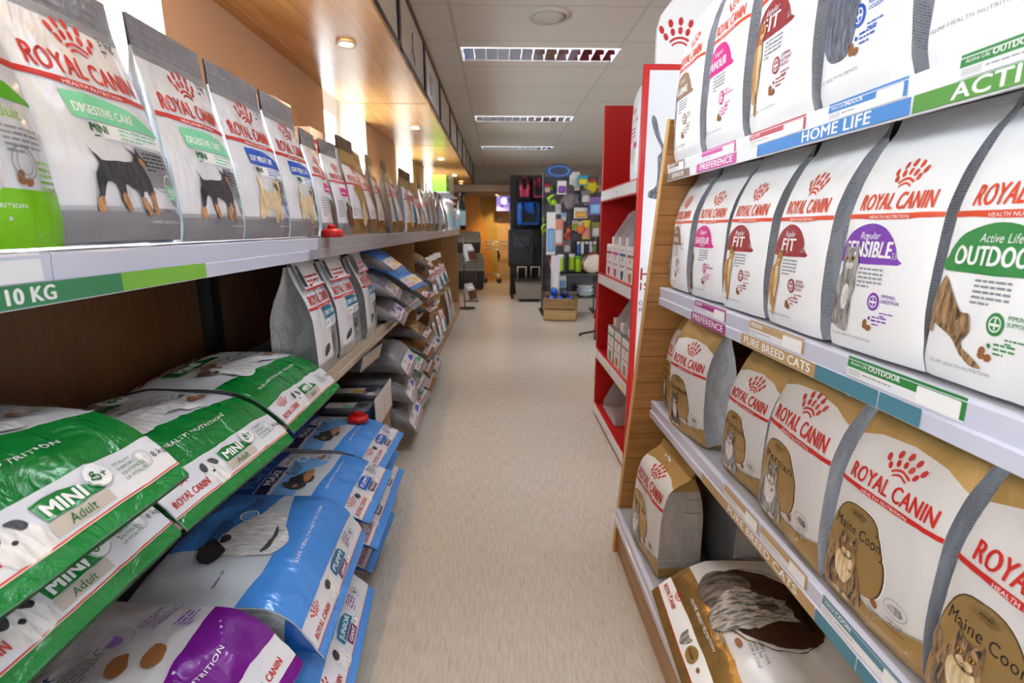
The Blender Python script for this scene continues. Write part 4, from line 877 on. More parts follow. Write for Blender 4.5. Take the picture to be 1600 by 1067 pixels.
put_l(dog_pouch('dog_food_pouch', .283, dog_art(.283, BLUEP, 'LIGHT WEIGHT CARE', TERRIER, F_CREAM, '88%'), 44), 1.556, ZL, -.66, .05, 'nearer of two pouches with blue flag and cream terrier', yaw=-1, group=GL)
put_l(dog_pouch('dog_food_pouch', .28, dog_art(.28, BLUEP, 'LIGHT WEIGHT CARE', TERRIER, F_CREAM, '88%'), 45), 1.845, ZL, -.66, .05, 'farther of two pouches with blue flag and cream terrier', yaw=1, group=GL)
def small_dog_art(w, pm, dm):
    A = Art(); r = w / 2
    A.rect(STEEL, -r, 0, r, .05, 1); A.rect(STEEL, 0, .05, r, .13, 1); logo(A, -w * .4, .235, w * .82, RED, (-r, r), thin=True)
    A.poly(pm, flag(-r * .4, r, .165, .2), 3); A.lines(WINK, -r * .3, .175, w * .55, 1, .014, 4)
    A.shape(dm, CAT_SIT, -.02, .03, .045, .115, 4); A.shape(dm, CAT_SIT, .03, .03, .04, .1, 5); A.lines(GREYI, -r * .9, .14, w * .3, 8, .009, 3); return A
for i, (y, lb) in enumerate(((2.1, 'nearer small grey pouch with magenta flag on the upper left shelf'), (2.33, 'farther small grey pouch with magenta flag on the upper left shelf'))):
    put_l(dog_pouch('dog_food_pouch', .205, small_dog_art(.205, PINK, F_BROWN), 46 + i, mf=WHITE_G, H=.40), y, ZL, -.66, .05, lb, yaw=4 - 6 * i, group='small pouches with magenta flags')
def gold_art(w, v):
    A = Art(); r = w / 2
    A.rect(GOLD, -r, 0, r, .075, 1); A.poly(GOLD, [(-r, .33), (r, .31), (r, .46), (-r, .46)], 1); logo(A, -w * .4, .25, w * .82, RED, (-r, r), thin=True)
    if v == 1: A.ell(TEAL, -.02, .15, .045, .075, 3); A.ell(F_CHOC, .045, .1, .035, .06, 4)
    elif v == 2: A.poly(GOLD_D, smooth([(.0, .06), (-.01, .15), (-.03, .22), (.06, .22), (.08, .12), (.05, .06)]), 3); A.ell(F_TAN, .03, .1, .03, .055, 4)
    else: A.poly(GOLD_M, smooth([(-.02, .07), (-.04, .16), (-.06, .225), (.05, .225), (.07, .14), (.05, .07)]), 3); A.ell(F_CREAM, .01, .1, .03, .06, 4)
    A.lines(GREYI, -r * .9, .12, w * .25, 4, .01, 3); return A
gp = [dog_pouch('dog_food_pouch', .25, gold_art(.25, v), 50 + v, mf=WHITE_G, seal=(GOLD_D if v != 2 else GOLD_M), H=.46) for v in range(3)]
seq = [0, 2, 2, 1, 2, 0, 1, 2, 0, 1, 0, 2, 1, 0, 0]; rg = random.Random(3)
ORD = ['first', 'second', 'third', 'fourth', 'fifth', 'sixth', 'seventh', 'eighth', 'ninth', 'tenth', 'eleventh', 'twelfth', 'thirteenth', 'fourteenth', 'fifteenth']
seen = set(); y = 2.6
for i, v in enumerate(seq):
    o = gp[v] if v not in seen else dup(gp[v]); seen.add(v)
    put_l(o, y, ZL, -.66 - rg.uniform(0, .02), .05, '%s gold topped pouch on the upper left shelf, counted from the magenta pair' % ORD[i], -3 + rg.uniform(-3, 4), rg.uniform(-7, 7), 'gold topped pouches on the upper left shelf')
    o.scale.z = rg.uniform(.88, 1.06)
    y += .262 + rg.uniform(0, .03)
gy = dog_pouch('dog_food_pouch', .25, small_dog_art(.25, TEAL, F_GREY), 58, mf=SILVER); put_l(gy, y + .02, ZL, -.66, .05, 'grey silver pouch after the last gold one on the upper left shelf')
YEND = y + .2

# coupons bags on the middle shelf
def joint_art(w):
    A = Art(); r = w / 2
    A.rect(SILVER, -r, 0, r, .05, 1); A.poly(STEEL, [(r * .1, .02), (r, .02), (r, .16), (r * .1, .16)], 1); logo(A, -w * .42, .265, w * .84, RED, (-r, r))
    A.poly(TEAL, flag(-.04, r, .2, .245), 3); A.text(WINK, 'JOINT CARE', -.03, .211, .017, 4, .14, bold=.04); A.rect(WINK, -.04, .165, r, .198, 3); A.text(NAVY, 'MAXI', -.03, .176, .011, 4); A.lines(TEAL, .03, .188, .1, 3, .008, 4)
    A.shape(F_GREY, HEAD, .02, .06, .055, .09, 4); A.shape(F_BLACK, [(.1, .9), (.3, .8), (.5, .5), (.7, .8), (.92, .95), (.9, .6), (.6, .35), (.5, .15), (.4, .35), (.08, .6)], .02, .06, .055, .09, 5); A.ell(BLACK, .047, .075, .006, .005, 6)
    A.shape(F_BLACK, [(0, .2), (.3, .8), (.9, 1), (1, .6), (.5, .3)], -.09, .06, .07, .05, 4); A.lines(GREYI, .09, .15, .045, 5, .008, 4); return A
for i, (y, lb, yw) in enumerate(((1.885, 'nearest silver pouch with teal flag and coupon card hanging over its top', 3), (2.2, 'middle of three silver pouches with teal flags and coupon cards', -2), (2.58, 'farthest of three silver pouches with teal flags and coupon cards', 4))):
    p = Pouch(.285, .455, [(0, .075), (.05, .088), (.2, .084), (.28, .062), (.35, .03), (.41, .01), (.455, .003)], er=.12, ep=4, wr=.0035, seed=60 + i, pleat=.2)
    o = p.make('dog_food_pouch', joint_art(.28), WHITE_G, fineprint('silver_side_print', (164, 166, 170), (92, 94, 98), .35, .3), SILVER, .04, SILVER_D)
    A = Art(); A.rect(RED, -.09, .0, .09, .006, 2); A.lines(RED, -.05, .04, .1, 3, .015, 2); A.text(RED, 'COUPON', 0, .016, .014, 2, .075, 'C'); A.shape(F_BLACK, CAT_SIT, -.088, .01, .03, .08, 2); A.shape(F_BLACK, CAT_SIT, .06, .01, .028, .075, 2)
    zt = p.z(.325); mb = MB()
    def cs(x, y, off): return Vector((x * 1.4, -(.012 + off) - (.1 - y) * .46, zt + y * 1.02))
    mb.face([cs(-.09, 0, 0), cs(.09, 0, 0), cs(.09, .1, 0), cs(-.09, .1, 0)], RAILW); mb.face([cs(-.09, 0, -.0015), cs(-.09, .1, -.0015), cs(.09, .1, -.0015), cs(.09, 0, -.0015)], RAILW); A.build(mb, cs, [], [], -.09, .09, 0, .1); mb.build('coupon_card', o, False)
    put_l(o, y + .045, .867, -.655, .075, lb, -1, yw, 'silver pouches with coupon cards')

# ================================================================ big sacks lying on the left shelves
def mini_art(plus):
    A = Art(); w = .42; r = .21
    A.rect(GREEN, -r, 0, r, .026, 1); A.rect(mat('cream_line', (230, 214, 190), .4), -r, .026, r, .0275, 3); A.rect(RED, -r, .0275, r, .03, 3); A.rect(WHITE_DIM, -r, .03, r, .102, 2)
    bd = [(-r, .255), (-.12, .235), (-.02, .215), (.08, .205), (r, .2)]
    A.poly(GREEN, [(-r, .102), (r, .102)] + bd[::-1], 1); A.text(WINK, 'SIZE HEALTH NUTRITION', -.03, .155, .008, 2, .25, 'C')
    # base strip
    A.text(RED, 'ROYAL CANIN', -.195, .043, .015, 3, .1, bold=.03); A.crown(RED, -.145, .073, .034, 3); A.poly(F_WHITE, smooth([(-.085, .032), (-.09, .07), (-.06, .085), (-.035, .07), (-.03, .032)]), 3); A.poly(F_BLACK, smooth([(-.09, .07), (-.086, .084), (-.075, .088), (-.073, .076), (-.08, .066)]), 4); A.poly(F_BLACK, smooth([(-.06, .086), (-.045, .084), (-.038, .072), (-.048, .068), (-.055, .076)]), 4); A.ell(BLACK, -.067, .06, .004, .003, 5)
    A.poly(GREEN, flag(-.025, .075, .058, .088), 4); A.text(WINK, 'MINI', -.015, .062, .02, 5, .062, bold=.05); A.rect(mat('beige_tag', (186, 176, 164), .4), -.025, .036, .075, .056, 4); A.text(GREENT, 'Adult', .0, .04, .013, 5, None, shear=.15)
    if plus: A.ell(WINK, .078, .078, .02, .02, 6); A.ring(GREENT, .078, .078, .019, .019, .001, 7, 180, 330); A.text(GREENT, '8+', .066, .07, .017, 7, None, bold=.014)
    for i, t in enumerate(('VITALITY', 'SUPPORT', 'SOUTIEN DE', 'LA VITALITE')): A.text(GREENT, t, .112, .08 - i * .0095, .0058, 4)
    A.ring(GREYI, .163, .069, .0135, .0165, .001, 4); A.ell(F_WHITE, .163, .069, .008, .011, 4); A.text(BLACK, '8 kg', .181, .06, .011, 4)
    # face
    A.stroke(mat('pale_edge', (214, 214, 216), .4), bd, .002, 2)
    A.poly(F_WHITE, smooth([(-.14, .3), (-.12, .325), (-.07, .32), (0, .31), (.05, .285), (.09, .24), (.1, .21), (.06, .21), (.02, .235), (-.04, .22), (-.09, .205), (-.12, .225), (-.11, .26)]), 5)
    fb = F_BLACK if plus else F_BROWN
    A.poly(fb, smooth([(-.15, .31), (-.14, .335), (-.11, .34), (-.1, .325), (-.115, .31), (-.13, .3)]), 6); A.poly(fb, smooth([(-.1, .34), (-.085, .36), (-.05, .355), (-.04, .34), (-.06, .325), (-.085, .33)]), 6)
    A.ell(fb, -.075, .31, .014, .008, 6, .4); A.ell(BLACK, -.125, .292, .008, .007, 7)
    A.poly(GREEN, flag(-.16, .05, .375, .425), 3); A.text(WINK, 'MINI', -.125, .385, .03, 4, .095, bold=.05); A.rect(mat('beige_tag', (186, 176, 164), .4), -.16, .34, .09, .37, 2); A.text(GREENT, 'Adult', -.04, .346, .018, 4, None, shear=.15)
    if plus: A.ell(WINK, .065, .405, .036, .034, 5); A.ring(GREENT, .065, .405, .034, .032, .0016, 6, 180, 350); A.text(GREENT, '8+', .045, .393, .03, 6, None, bold=.05)
    A.lines(BLACK, -.02, .325, .11, 6, .0085, 4); A.stroke(BLACK, [(.02, .335), (.07, .352), (.12, .335), (.145, .3)], .0022, 4); A.ring(BLACK, .13, .29, .02, .02, .0016, 4); A.shape(F_BLACK, PINSCHER, .12, .282, .022, .018, 5)
    for i, t in enumerate(('VITALITY', 'SUPPORT', 'SOUTIEN DE', 'LA VITALITE')): A.text(GREENT, t, .16, .325 - i * .011, .007, 4)
    A.lines(GREENT, .16, .27, .04, 4, .009, 4); kib(A, .14, .25, .012)
    logo(A, -.175, .475, .33, mat('dark_red_ink', (160, 30, 34), .4), (-r, r)); A.poly(GREEN_D, [(-r, .55), (-.1, .542), (.1, .545), (r, .535), (r, .62), (-r, .62)], 2)
    return A
def mini(plus, sd): return sack('dog_food_sack', .42, .54, .105, mini_art(plus), sd, film('matt_white_sack', (198, 198, 204), .38, 0, .2), DARKSIDE, GREEN_D, GREEN, wr=.005, bands=lambda q: GREEN_D if q < .2 else DARKSIDE, er=.3, drop=1.55)
GM = 'green and white sacks on the middle left shelf'
place(mini(True, 71), (-.585, .655, .868 + .061), 90, 3, lie=True, label='lower sack of the near green and white pile, only its base strip shows', cat='dog food sack', group=GM, yaw=0)
place(mini(True, 72), (-.555, .64, .868 + .186), 90, 2, lie=True, label='upper sack of the near green and white pile, cut by the left edge', cat='dog food sack', group=GM, yaw=-2)
place(mini(True, 73), (-.565, 1.085, .868 + .06), 90, 2, lie=True, label='middle green and white sack with 8+ badge, lying single', cat='dog food sack', group=GM, yaw=-5)
place(mini(False, 74), (-.565, 1.555, .868 + .06), 90, 2, lie=True, label='farthest green and white sack, without badge, below the coupon bags', cat='dog food sack', group=GM, yaw=0)
SIDE_B = fineprint('blue_sack_print', (158, 160, 166), (70, 72, 80), .4, .1)
def puppy_strip(A, r, t1, t2, c2, m1):
    A.rect(BLUE, -r, 0, r, .03, 1); A.rect(RED, -r, .03, r, .0325, 3); A.rect(WHITE_DIM, -r, .0325, r, .112, 2)
    A.text(RED, 'ROYAL CANIN', -r + .02, .046, .018, 3, .12, bold=.03); A.crown(RED, -r + .08, .082, .04, 3)
    A.poly(F_WHITE, smooth([(-.09, .034), (-.1, .075), (-.075, .1), (-.05, .08), (-.045, .034)]), 3); A.ell(F_BLACK, -.085, .085, .014, .013, 4)
    A.poly(m1, [(-.03, .066), (-.03, .1), (.0, .108), (.05, .108), (.075, .095), (.082, .066)], 4); A.text(WINK, t1, -.02, .076, .019, 5, .092, bold=.03)
    A.rect(c2, -.01, .038, .06, .064, 4); A.text(WINK, t2, -.002, .044, .014, 5, .054, bold=.04); A.rect(WINK, .062, .042, .09, .064, 4); A.lines(BLACK, .064, .058, .024, 2, .007, 5)
    A.lines(c2, .11, .1, .05, 5, .009, 4); A.ring(TEAL, .185, .08, .016, .018, .0014, 4); A.shape(F_GREY, HEAD, .175, .07, .02, .022, 4)
def giant_art(t1, m1):
    A = Art(); r = .27; puppy_strip(A, r, t1, 'GIANT', mat('grape_print', (104, 20, 92), .35), m1)
    bd = [(-r, .3), (-.16, .275), (-.04, .27), (.08, .29), (r, .33)]
    A.poly(BLUE, [(-r, .112), (r, .112)] + bd[::-1], 1); A.text(WINK, 'SIZE HEALTH NUTRITION', .04, .205, .009, 2, .3, 'C', rot=.05)
    A.poly(BLUE, [(-.06, .4), (r, .36), (r, .62), (-.1, .62)], 1); A.ring(WINK, .1, .41, .03, .024, .006, 3); A.ell(LBLUE, .1, .41, .024, .018, 4); A.lines(NAVY, -.02, .47, .09, 5, .01, 3); A.lines(mat('grape_print', (104, 20, 92), .35), .16, .43, .07, 4, .01, 3)
    A.poly(F_WHITE, smooth([(-.1, .41), (-.04, .44), (.03, .43), (.09, .39), (.13, .345), (.12, .3), (.06, .29), (.0, .26), (-.04, .25), (-.09, .27), (-.1, .32)]), 5)
    A.poly(F_BLACK, smooth([(-.14, .42), (-.12, .46), (-.07, .475), (-.03, .46), (-.05, .43), (-.09, .4)]), 6); A.ell(F_BLACK, -.03, .425, .02, .013, 6); A.poly(mat('fur_shadow', (60, 66, 64), .5), smooth([(-.09, .31), (-.03, .3), (.04, .305), (.0, .29), (-.07, .29)]), 6)
    A.lines(GREYI, -.22, .37, .09, 1, .016, 3); A.poly(NAVY, [(-r, .56), (.0, .55), (r, .56), (r, .75), (-r, .75)], 2)
    return A
WG = film('pale_grey_film', (204, 210, 216), .3, 0, .25)
bb = lambda q: (BLUE_D if q < .17 else SIDE_B)
gi = sack('dog_food_sack', .545, .68, .16, giant_art('PUPPY', TEAL), 81, WG, SIDE_B, BLUE_D, BLUE, wr=.0045, bands=bb, er=.3)
place(gi, (-.46, 1.39, .412), 90, 4, lie=True, label='big pale blue sack with white puppy, top of the near blue pile', cat='dog food sack', group='blue sacks on the bottom left shelf', yaw=3)
ju = sack('dog_food_sack', .53, .70, .14, giant_art('JUNIOR', TEAL), 82, WG, SIDE_B, BLUE_D, BLUE, wr=.0045, bands=bb, er=.3)
place(ju, (-.42, 1.325, .229), 90, 1, lie=True, label='blue sack at the base of the near blue pile, its strip facing the floor', cat='dog food sack', group='blue sacks on the bottom left shelf', yaw=5)
def maxi_art():
    A = Art(); r = .21; puppy_strip(A, r, 'PUPPY', 'MAXI', NAVY, BLUEP)
    A.poly(BLUE, [(-r, .112), (r, .112), (r, .235), (.05, .225), (-r, .245)], 1); A.text(WINK, 'SIZE HEALTH NUTRITION', 0, .2, .007, 2, .22, 'C')
    A.rect(LBLUE, -r, .3, r * .55, .385, 2); A.ell(LBLUE, .09, .33, .045, .07, 2); A.rect(NAVY, -r, .4, .04, .445, 3); A.text(WINK, 'MAXI', -.11, .408, .028, 4, .11, bold=.05); A.rect(WINK, .04, .4, .13, .445, 3); A.text(NAVY, '26 kg', .05, .41, .02, 4)
    A.rect(BLUEP, -r, .45, r, .54, 2); A.text(LBLUE, 'PUPPY', -.13, .465, .05, 3, .23, bold=.02); A.lines(NAVY, -.02, .385, .1, 5, .01, 4)
    A.shape(F_BLACK, DOG_LIE, -.14, .24, .16, .13, 5); A.shape(F_TAN, [(.3, .3), (.5, .5), (.75, .6), (1, .42), (.8, .3)], -.14, .24, .16, .13, 6); A.ell(F_TAN, -.115, .315, .012, .01, 6)
    A.ell(WINK, .12, .37, .028, .024, 4); A.ell(LBLUE, .12, .37, .02, .016, 5); kib(A, .15, .3, .012); A.lines(NAVY, .13, .275, .06, 2, .01, 4)
    logo(A, -.16, .575, .3, RED, (-r, r)); return A
mx = sack('dog_food_sack', .40, .60, .088, maxi_art(), 83, WG, SIDE_B, BLUE_D, BLUE, wr=.005, bands=bb, er=.3)
GP = 'blue puppy sacks in the farther pile'
place(mx, (-.47, 1.885, .401), 90, 2, lie=True, label='nearer top blue sack of the farther pile, dark dog on pale panel', cat='dog food sack', group=GP, yaw=0)
for (x, y, z, lb, yw) in ((-.45, 1.88, .299, 'blue sack in the middle of the farther blue pile', 1), (-.47, 1.885, .199, 'bottom blue sack of the farther blue pile', -1), (-.5, 2.305, .407, 'farthest blue sack with black and tan dog, beyond the nearer pile', -2), (-.52, 2.305, .303, 'blue sack just under the farthest one, mostly hidden', 1), (-.5, 2.305, .199, 'blue sack at the foot of the farthest blue pile', 0)):
    place(dup(mx), (x, y, z), 90, 2, lie=True, label=lb, cat='dog food sack', group=GP, yaw=yw)
def purple_art():
    A = Art(); r = .24
    A.rect(PURPLE, -r, 0, r, .03, 1); A.poly(WHITE_DIM, [(-r, .03), (r, .03), (r, .11), (-r, .11)], 2); A.text(RED, 'ROYAL CANIN', .08, .05, .018, 3, .12, bold=.03)
    A.poly(PURPLE, [(-r, .11), (r, .11), (r, .27), (.12, .25), (.0, .225), (-r, .22)], 1); A.text(WINK, 'SIZE HEALTH NUTRITION', 0, .175, .01, 2, .26, 'C')
    for p in ((.07, .285, .3), (.04, .335, .5)): A.ell(KIB, p[0], p[1], .03, .02, 4, p[2], 16)
    A.ring(GREYI, .1, .39, .036, .028, .0016, 4); A.shape(mat('lilac_print', (150, 110, 190), .4), HEAD, .085, .375, .03, .03, 4); A.stroke(GREYI, [(.08, .42), (.05, .45), (-.02, .465), (-.1, .46)], .0024, 4)
    A.poly(LGREY, [(-.2, .43), (.04, .44), (-.02, .462), (-.1, .46), (-.2, .45)], 2); A.text(NAVY, 'Adult', -.09, .432, .024, 4, .1); A.lines(GREYI, -.05, .415, .11, 5, .01, 4)
    for i, t in enumerate(('BONE & JOINT', 'SUPPORT', 'SOUTIEN DES OS', 'ET ARTICULATIONS')): A.text(VIOLET, t, .145, .375 - i * .011, .0075, 4)
    A.lines(VIOLET, .16, .31, .06, 4, .011, 4); A.shape(F_CREAM, DOG_LIE, -.235, .235, .23, .15, 4); A.stroke(GREYI, [(-.05, .3), (.0, .34)], .002, 5)
    logo(A, -.18, .56, .36, RED, (-r, r)); return A
pu = sack('dog_food_sack', .48, .69, .15, purple_art(), 84, film('warm_white_sack', (206, 203, 204), .36, 0, .2), DARKSIDE, PURPLE, PURPLE, wr=.007, er=.3)
place(pu, (-.485, .79, .482), 90, 1, lie=True, label='white and purple sack with two big kibbles printed, bottom left corner', cat='dog food sack', yaw=-5)
pl = sack('dog_food_sack', .5, .68, .22, None, 85, PURPLE, DARKSIDE, PURPLE, PURPLE, wr=.006)
place(pl, (-.475, .735, .279), 90, 0, lie=True, label='sack beneath the white and purple one in the bottom left corner', cat='dog food sack')
# ================================================================ farther left shelf: piles of silver and gold sacks
SP = fineprint('silver_sack_print', (126, 127, 132), (70, 72, 78), .32, .35)
def far_sack(w, H, t, mf, fin, tagm, sd, panel=STEEL, strip_h=.1):
    if mf is GOLD: strip_h = .055
    A = Art(); r = w / 2; A.lift = 2
    A.rect(WHITE_DIM, -r, .028, r, .028 + strip_h * .85, 2); A.rect(RED, -r, .026, r, .03, 3); A.text(RED, 'ROYAL CANIN', -r * .85, .04, .016, 3, w * .36, bold=.03); A.crown(RED, -r * .5, .078, .035, 3)
    A.poly(tagm, flag(r * .1, r * .8, .05, .085), 3); A.rect(mf, -r, 0, r, .024, 1)
    A.poly(panel, [(-r, .14), (r, .14), (r, .24), (-r, .3)], 1); A.poly(WINK, [(-r * .5, .34), (r * .7, .32), (r * .7, .4), (-r * .5, .42)], 2); A.ell(F_TAN, -r * .1, .3, .05, .05, 3)
    return sack('dog_food_sack', w, H, t, A, sd, mf, SP, mf, fin, wr=.005, ny=34)
ss = {'violet': far_sack(.42, .56, .13, SILVER, SILVER, VIOLET, 91), 'yellow': far_sack(.42, .56, .13, SILVER, SILVER, mat('yellow_print', (236, 190, 40), .4), 92), 'blue': far_sack(.42, .56, .12, BLUE, BLUE, mat('yellow_print', (236, 190, 40), .4), 93, BLUE), 'gold': far_sack(.34, .5, .12, GOLD, GOLD, GOLD_D, 94, GOLD_M), 'cobalt': far_sack(.44, .6, .16, SILVER, SILVER, BLUEP, 95), 'mint': far_sack(.34, .56, .12, SILVER, SILVER, MINT_D, 96)}
used = set()
def fs(k, x, y, z, label, yaw=0, tilt=2, group='sacks lying on the farther left shelves'):
    o = ss[k] if k not in used else dup(ss[k]); used.add(k)
    return place(o, (x, y, z), 90, tilt, lie=True, label=label, cat='dog food sack', group=group, yaw=yaw)
fs('violet', -.555, 3.07, .938, 'grey sack with violet tag under the one with yellow tag, after the coupon bags', 6)
fs('yellow', -.575, 3.05, 1.082, 'grey sack with yellow tag resting on the violet tagged one', 8)
fs('blue', -.575, 3.12, 1.218, 'bright blue sack topping the pile behind the coupon bags', 4)
fs('mint', -.56, 3.58, .935, 'small silver sack below the gold topped pouch, behind the violet tag', -3)
g2 = dup(ss['blue']); place(g2, (-.545, 3.58, 1.068), 90, 2, lie=True, label='second blue sack, half hidden behind the yellow tagged sack', cat='dog food sack', group='sacks lying on the farther left shelves', yaw=-4)
fs('gold', -.53, 3.99, .94, 'crumpled gold sack by the wooden divider of the middle shelf', 5)
for k, (x, y, z, lb, yw) in enumerate(((-.52, 3.235, .236, 'lowest of three silver sacks with blue tags on the base shelf', 4), (-.54, 3.235, .415, 'middle of three silver sacks with blue tags on the base shelf', 7), (-.55, 3.235, .593, 'top silver sack with blue tag and a wide printed grey side', 3))): fs('cobalt', x, y, z, lb, yw)
for k, (z, lb) in enumerate(((.217, 'lower silver sack with mint tag on the base shelf'), (.345, 'middle silver sack with mint tag on the base shelf'), (.475, 'upper silver sack with mint tag on the base shelf'))): fs('mint', -.54, 3.622, z, lb, 3 * k - 4)
for k, (z, lb) in enumerate(((.22, 'bottom gold sack of the base shelf pile'), (.354, 'second gold sack of the base shelf pile'), (.486, 'third gold sack of the base shelf pile'), (.62, 'topmost gold sack of the base shelf pile'))): fs('gold', -.53, 4.02, z, lb, 1)
for k, (z, lb) in enumerate(((.236, 'lower sack of the grey pair beyond the wooden divider'), (.416, 'upper sack of the grey pair beyond the wooden divider'))): fs('cobalt', -.53, 4.55, z, lb, 2 - 4 * k)
for k, (z, lb) in enumerate(((.727, 'lowest bronze gold sack beyond the divider on the middle shelf'), (.859, 'second bronze gold sack beyond the divider on the middle shelf'), (.991, 'third bronze gold sack beyond the divider on the middle shelf'), (1.123, 'top bronze gold sack beyond the divider on the middle shelf'))): fs('gold', -.56, 4.6, z, lb, -6 + 4 * k)
wb = dog_pouch('dog_food_pouch', .3, gold_art(.3, 1), 99, mf=WHITE, seal=WHITE, H=.455)
for i, (y, z, lb) in enumerate(((5.15, .15, 'first white pouch with red print low on the far left shelf'), (5.55, .15, 'second white pouch with red print low on the far left shelf'), (5.95, .15, 'third white pouch with red print low on the far left shelf'), (5.3, .66, 'first white pouch on the far middle shelf beyond the gold sacks'), (5.75, .66, 'second white pouch on the far middle shelf beyond the gold sacks'), (6.2, .66, 'third white pouch on the far middle shelf beyond the gold sacks'))):
    o = wb if i == 0 else dup(wb); put_l(o, y, z, -.62, .05, lb, -3 - i, 5 - 3 * i, 'white pouches on the far left shelves')
tp = dog_pouch('dog_food_pouch', .3, small_dog_art(.3, TEAL, F_GREY), 98, mf=WHITE_G, H=.5)
for i, (y, lb) in enumerate(((6.8, 'white and teal pouch near the far end of the left shelving'), (7.25, 'second white and teal pouch near the far end of the left shelving'))):
    put_l(tp if i == 0 else dup(tp), y, .15, -.64, .05, lb, -2, 0, 'white and teal pouches at the far end')
# trays of sachets, red lid
def tray(x, y, z, label, n):
    r = empty('sachet_tray', (x, y, z)); tag(r, label, 'tray', 'clear trays of dog food sachets'); mb = MB()
    mb.box(-.17, -.1, 0, .17, .1, .004, CLEAR); mb.box(.166, -.1, 0, .17, .1, .17, mat('tray_front', (206, 196, 192), .4)); mb.box(-.17, -.1, 0, -.166, .1, .17, CLEAR)
    mb.box(-.17, -.1, 0, .17, -.097, .13, CLEAR); mb.box(-.17, .097, 0, .17, .1, .13, CLEAR); mb.build('tray', r)
    for k in range(n):
        s = empty('sachet', (x, y, z + .006 + k * .018)); tag(s, '%s sachet from the bottom in the %s' % (ORD[k], label.split(' standing')[0]), 'sachet', 'silver sachets stacked in clear trays')
        b = MB(); b.prism([(-.085, .0), (-.08, .009), (0, .016), (.08, .009), (.085, .0)], 'X', -.13, .13, SILVER_D, True); b.build('pouch', s)
        A = Art(); A.rect(WINK, -.11, -.05, .04, .04, 1); A.text(RED, 'ROYAL CANIN', -.1, .01, .014, 2, .1); A.rect([MINT, mat('yellow_print', (236, 190, 40), .4)][n % 2], -.02, -.045, .04, -.01, 2); A.ell(F_BLACK, .08, 0, .03, .04, 2)
        flat_art(A, 'label', lambda u, v, o: (u, v, .0165 - abs(v) * .085 + o), -.125, .125, -.075, .075, s, None, (), (0,))
tray(-.81, 2.632, .362, 'front clear tray of sachets standing on a brown box', 6); tray(-.81, 2.834, .362, 'rear clear tray of sachets standing on a brown box', 7)
def red_lid(x, y, z, label, r=.055):
    o = empty('red_disc', (x, y, z), label=label, cat='disc'); mb = MB(); mb.lathe([(r, 0), (r, .018), (r * .94, .026), (r * .7, .03), (.002, .032)], (0, 0, 0), mat('red_plastic', (200, 24, 30), .3), 24); mb.build('cap', o); mb = MB(); mb.lathe([(r * .35, .031), (r * .35, .042), (r * .3, .046), (.002, .046)], (0, 0, 0), mat('red_plastic', (200, 24, 30), .3), 18); mb.build('knob', o)
red_lid(-.7, 2.42, .4645, 'round red plastic disc lying on the farthest blue sack', .05); red_lid(-.625, 1.99, 1.366, 'small red plastic disc on the upper left shelf between silver and magenta pouches', .04)

# ---------------------------------------------------------------- cartons, bottles and boxes on the upper left shelf
def carton(name, x0, y0, z0, x1, y1, z1, m, label, cat='carton', group=None, prints=(), face='+X'):
    r = empty(name, ((x0 + x1) / 2, (y0 + y1) / 2, z0)); tag(r, label, cat, group); w, d, h = (x1 - x0) / 2, (y1 - y0) / 2, z1 - z0
    mb = MB(); mb.box(-w, -d, 0, w, d, h, m, min(.004, w * .2)); mb.build('box', r)
    A = Art()
    for (q, a, b, c, e) in prints: A.rect(q, a * 2 * d, b * h, c * 2 * d, e * h, 1)
    if prints:
        if face == '+X': flat_art(A, 'print', lambda u, v, o: (w + .0004 + o, -d + u, v), 0, 2 * d, 0, h, r)
        elif face == '-X': flat_art(A, 'print', lambda u, v, o: (-w - .0004 - o, d - u, v), 0, 2 * d, 0, h, r)
    mb = MB(); mb.box(-w * .9, -.004, h - .0005, w * .9, .004, h + .0006, mat('tape', (214, 200, 170), .4)); mb.build('tape', r); return r
PKW = mat('pinkish_white_card', (236, 222, 220), .5); YEL = mat('yellow_orange_card', (238, 176, 40), .4)
for i, (y, zt, lb) in enumerate(((2.5, 1.98, 'white card carton with pink lettering, nearest one by the wall'), (2.95, 1.93, 'white card carton with pink lettering in front of the window'), (3.25, 1.9, 'third white card carton with pink lettering before the window'), (3.62, 1.9, 'farthest white carton with pink lettering beside the wall pier'))):
    carton('white_carton', -1.1, y, 1.366, -1.0, y + .2, zt, PKW, lb, group='pink lettered cartons behind the pouches', prints=[(PINK, .15, .8 - .06 * k, .8 - .07 * (k % 3), .82 - .06 * k) for k in range(9)] + [(RED, .2, .86, .7, .9)])
carton('orange_carton', -.96, 2.2, 1.366, -.86, 2.62, 1.76, YEL, 'orange yellow carton behind the magenta flagged pouches', prints=[(WINK, .2, .7, .8, .85), (GOLD_D, .5, .4, .7, .6)])
rs = empty('riser_shelf', (-.85, 8.0, 1.366)); tag(rs, 'small raised shelf over the bottles at the far end of the left shelving', 'shelf')
mb = MB(); mb.box(-.22, -.75, .5, .19, .75, .515, SHELFM); mb.build('board', rs)
for sx in (-.21, .045):
    for sy in (-.74, .74): mb = MB(); mb.box(sx - .008, sy - .008, 0, sx + .008, sy + .008, .5, BLK); mb.build('leg', rs)
for i, (y, m, h, lb) in enumerate(((7.3, mat('lime_card', (110, 190, 60), .4), .22, 'lime green box on the raised shelf, nearest one'), (7.55, YEL, .2, 'yellow box between green boxes on the raised shelf'), (7.95, mat('pale_green_card', (210, 232, 190), .4), .24, 'pale green box on the raised shelf'), (8.3, mat('white_green_card', (232, 240, 214), .4), .3, 'white and green box at the far end of the raised shelf'))):
    carton('small_box', -.9, y, 1.8815, -.7, y + .24, 1.8815 + h, m, lb, 'box', prints=[(WINK, .2, .3, .8, .6), (MINT_D, .1, .1, .9, .2)])
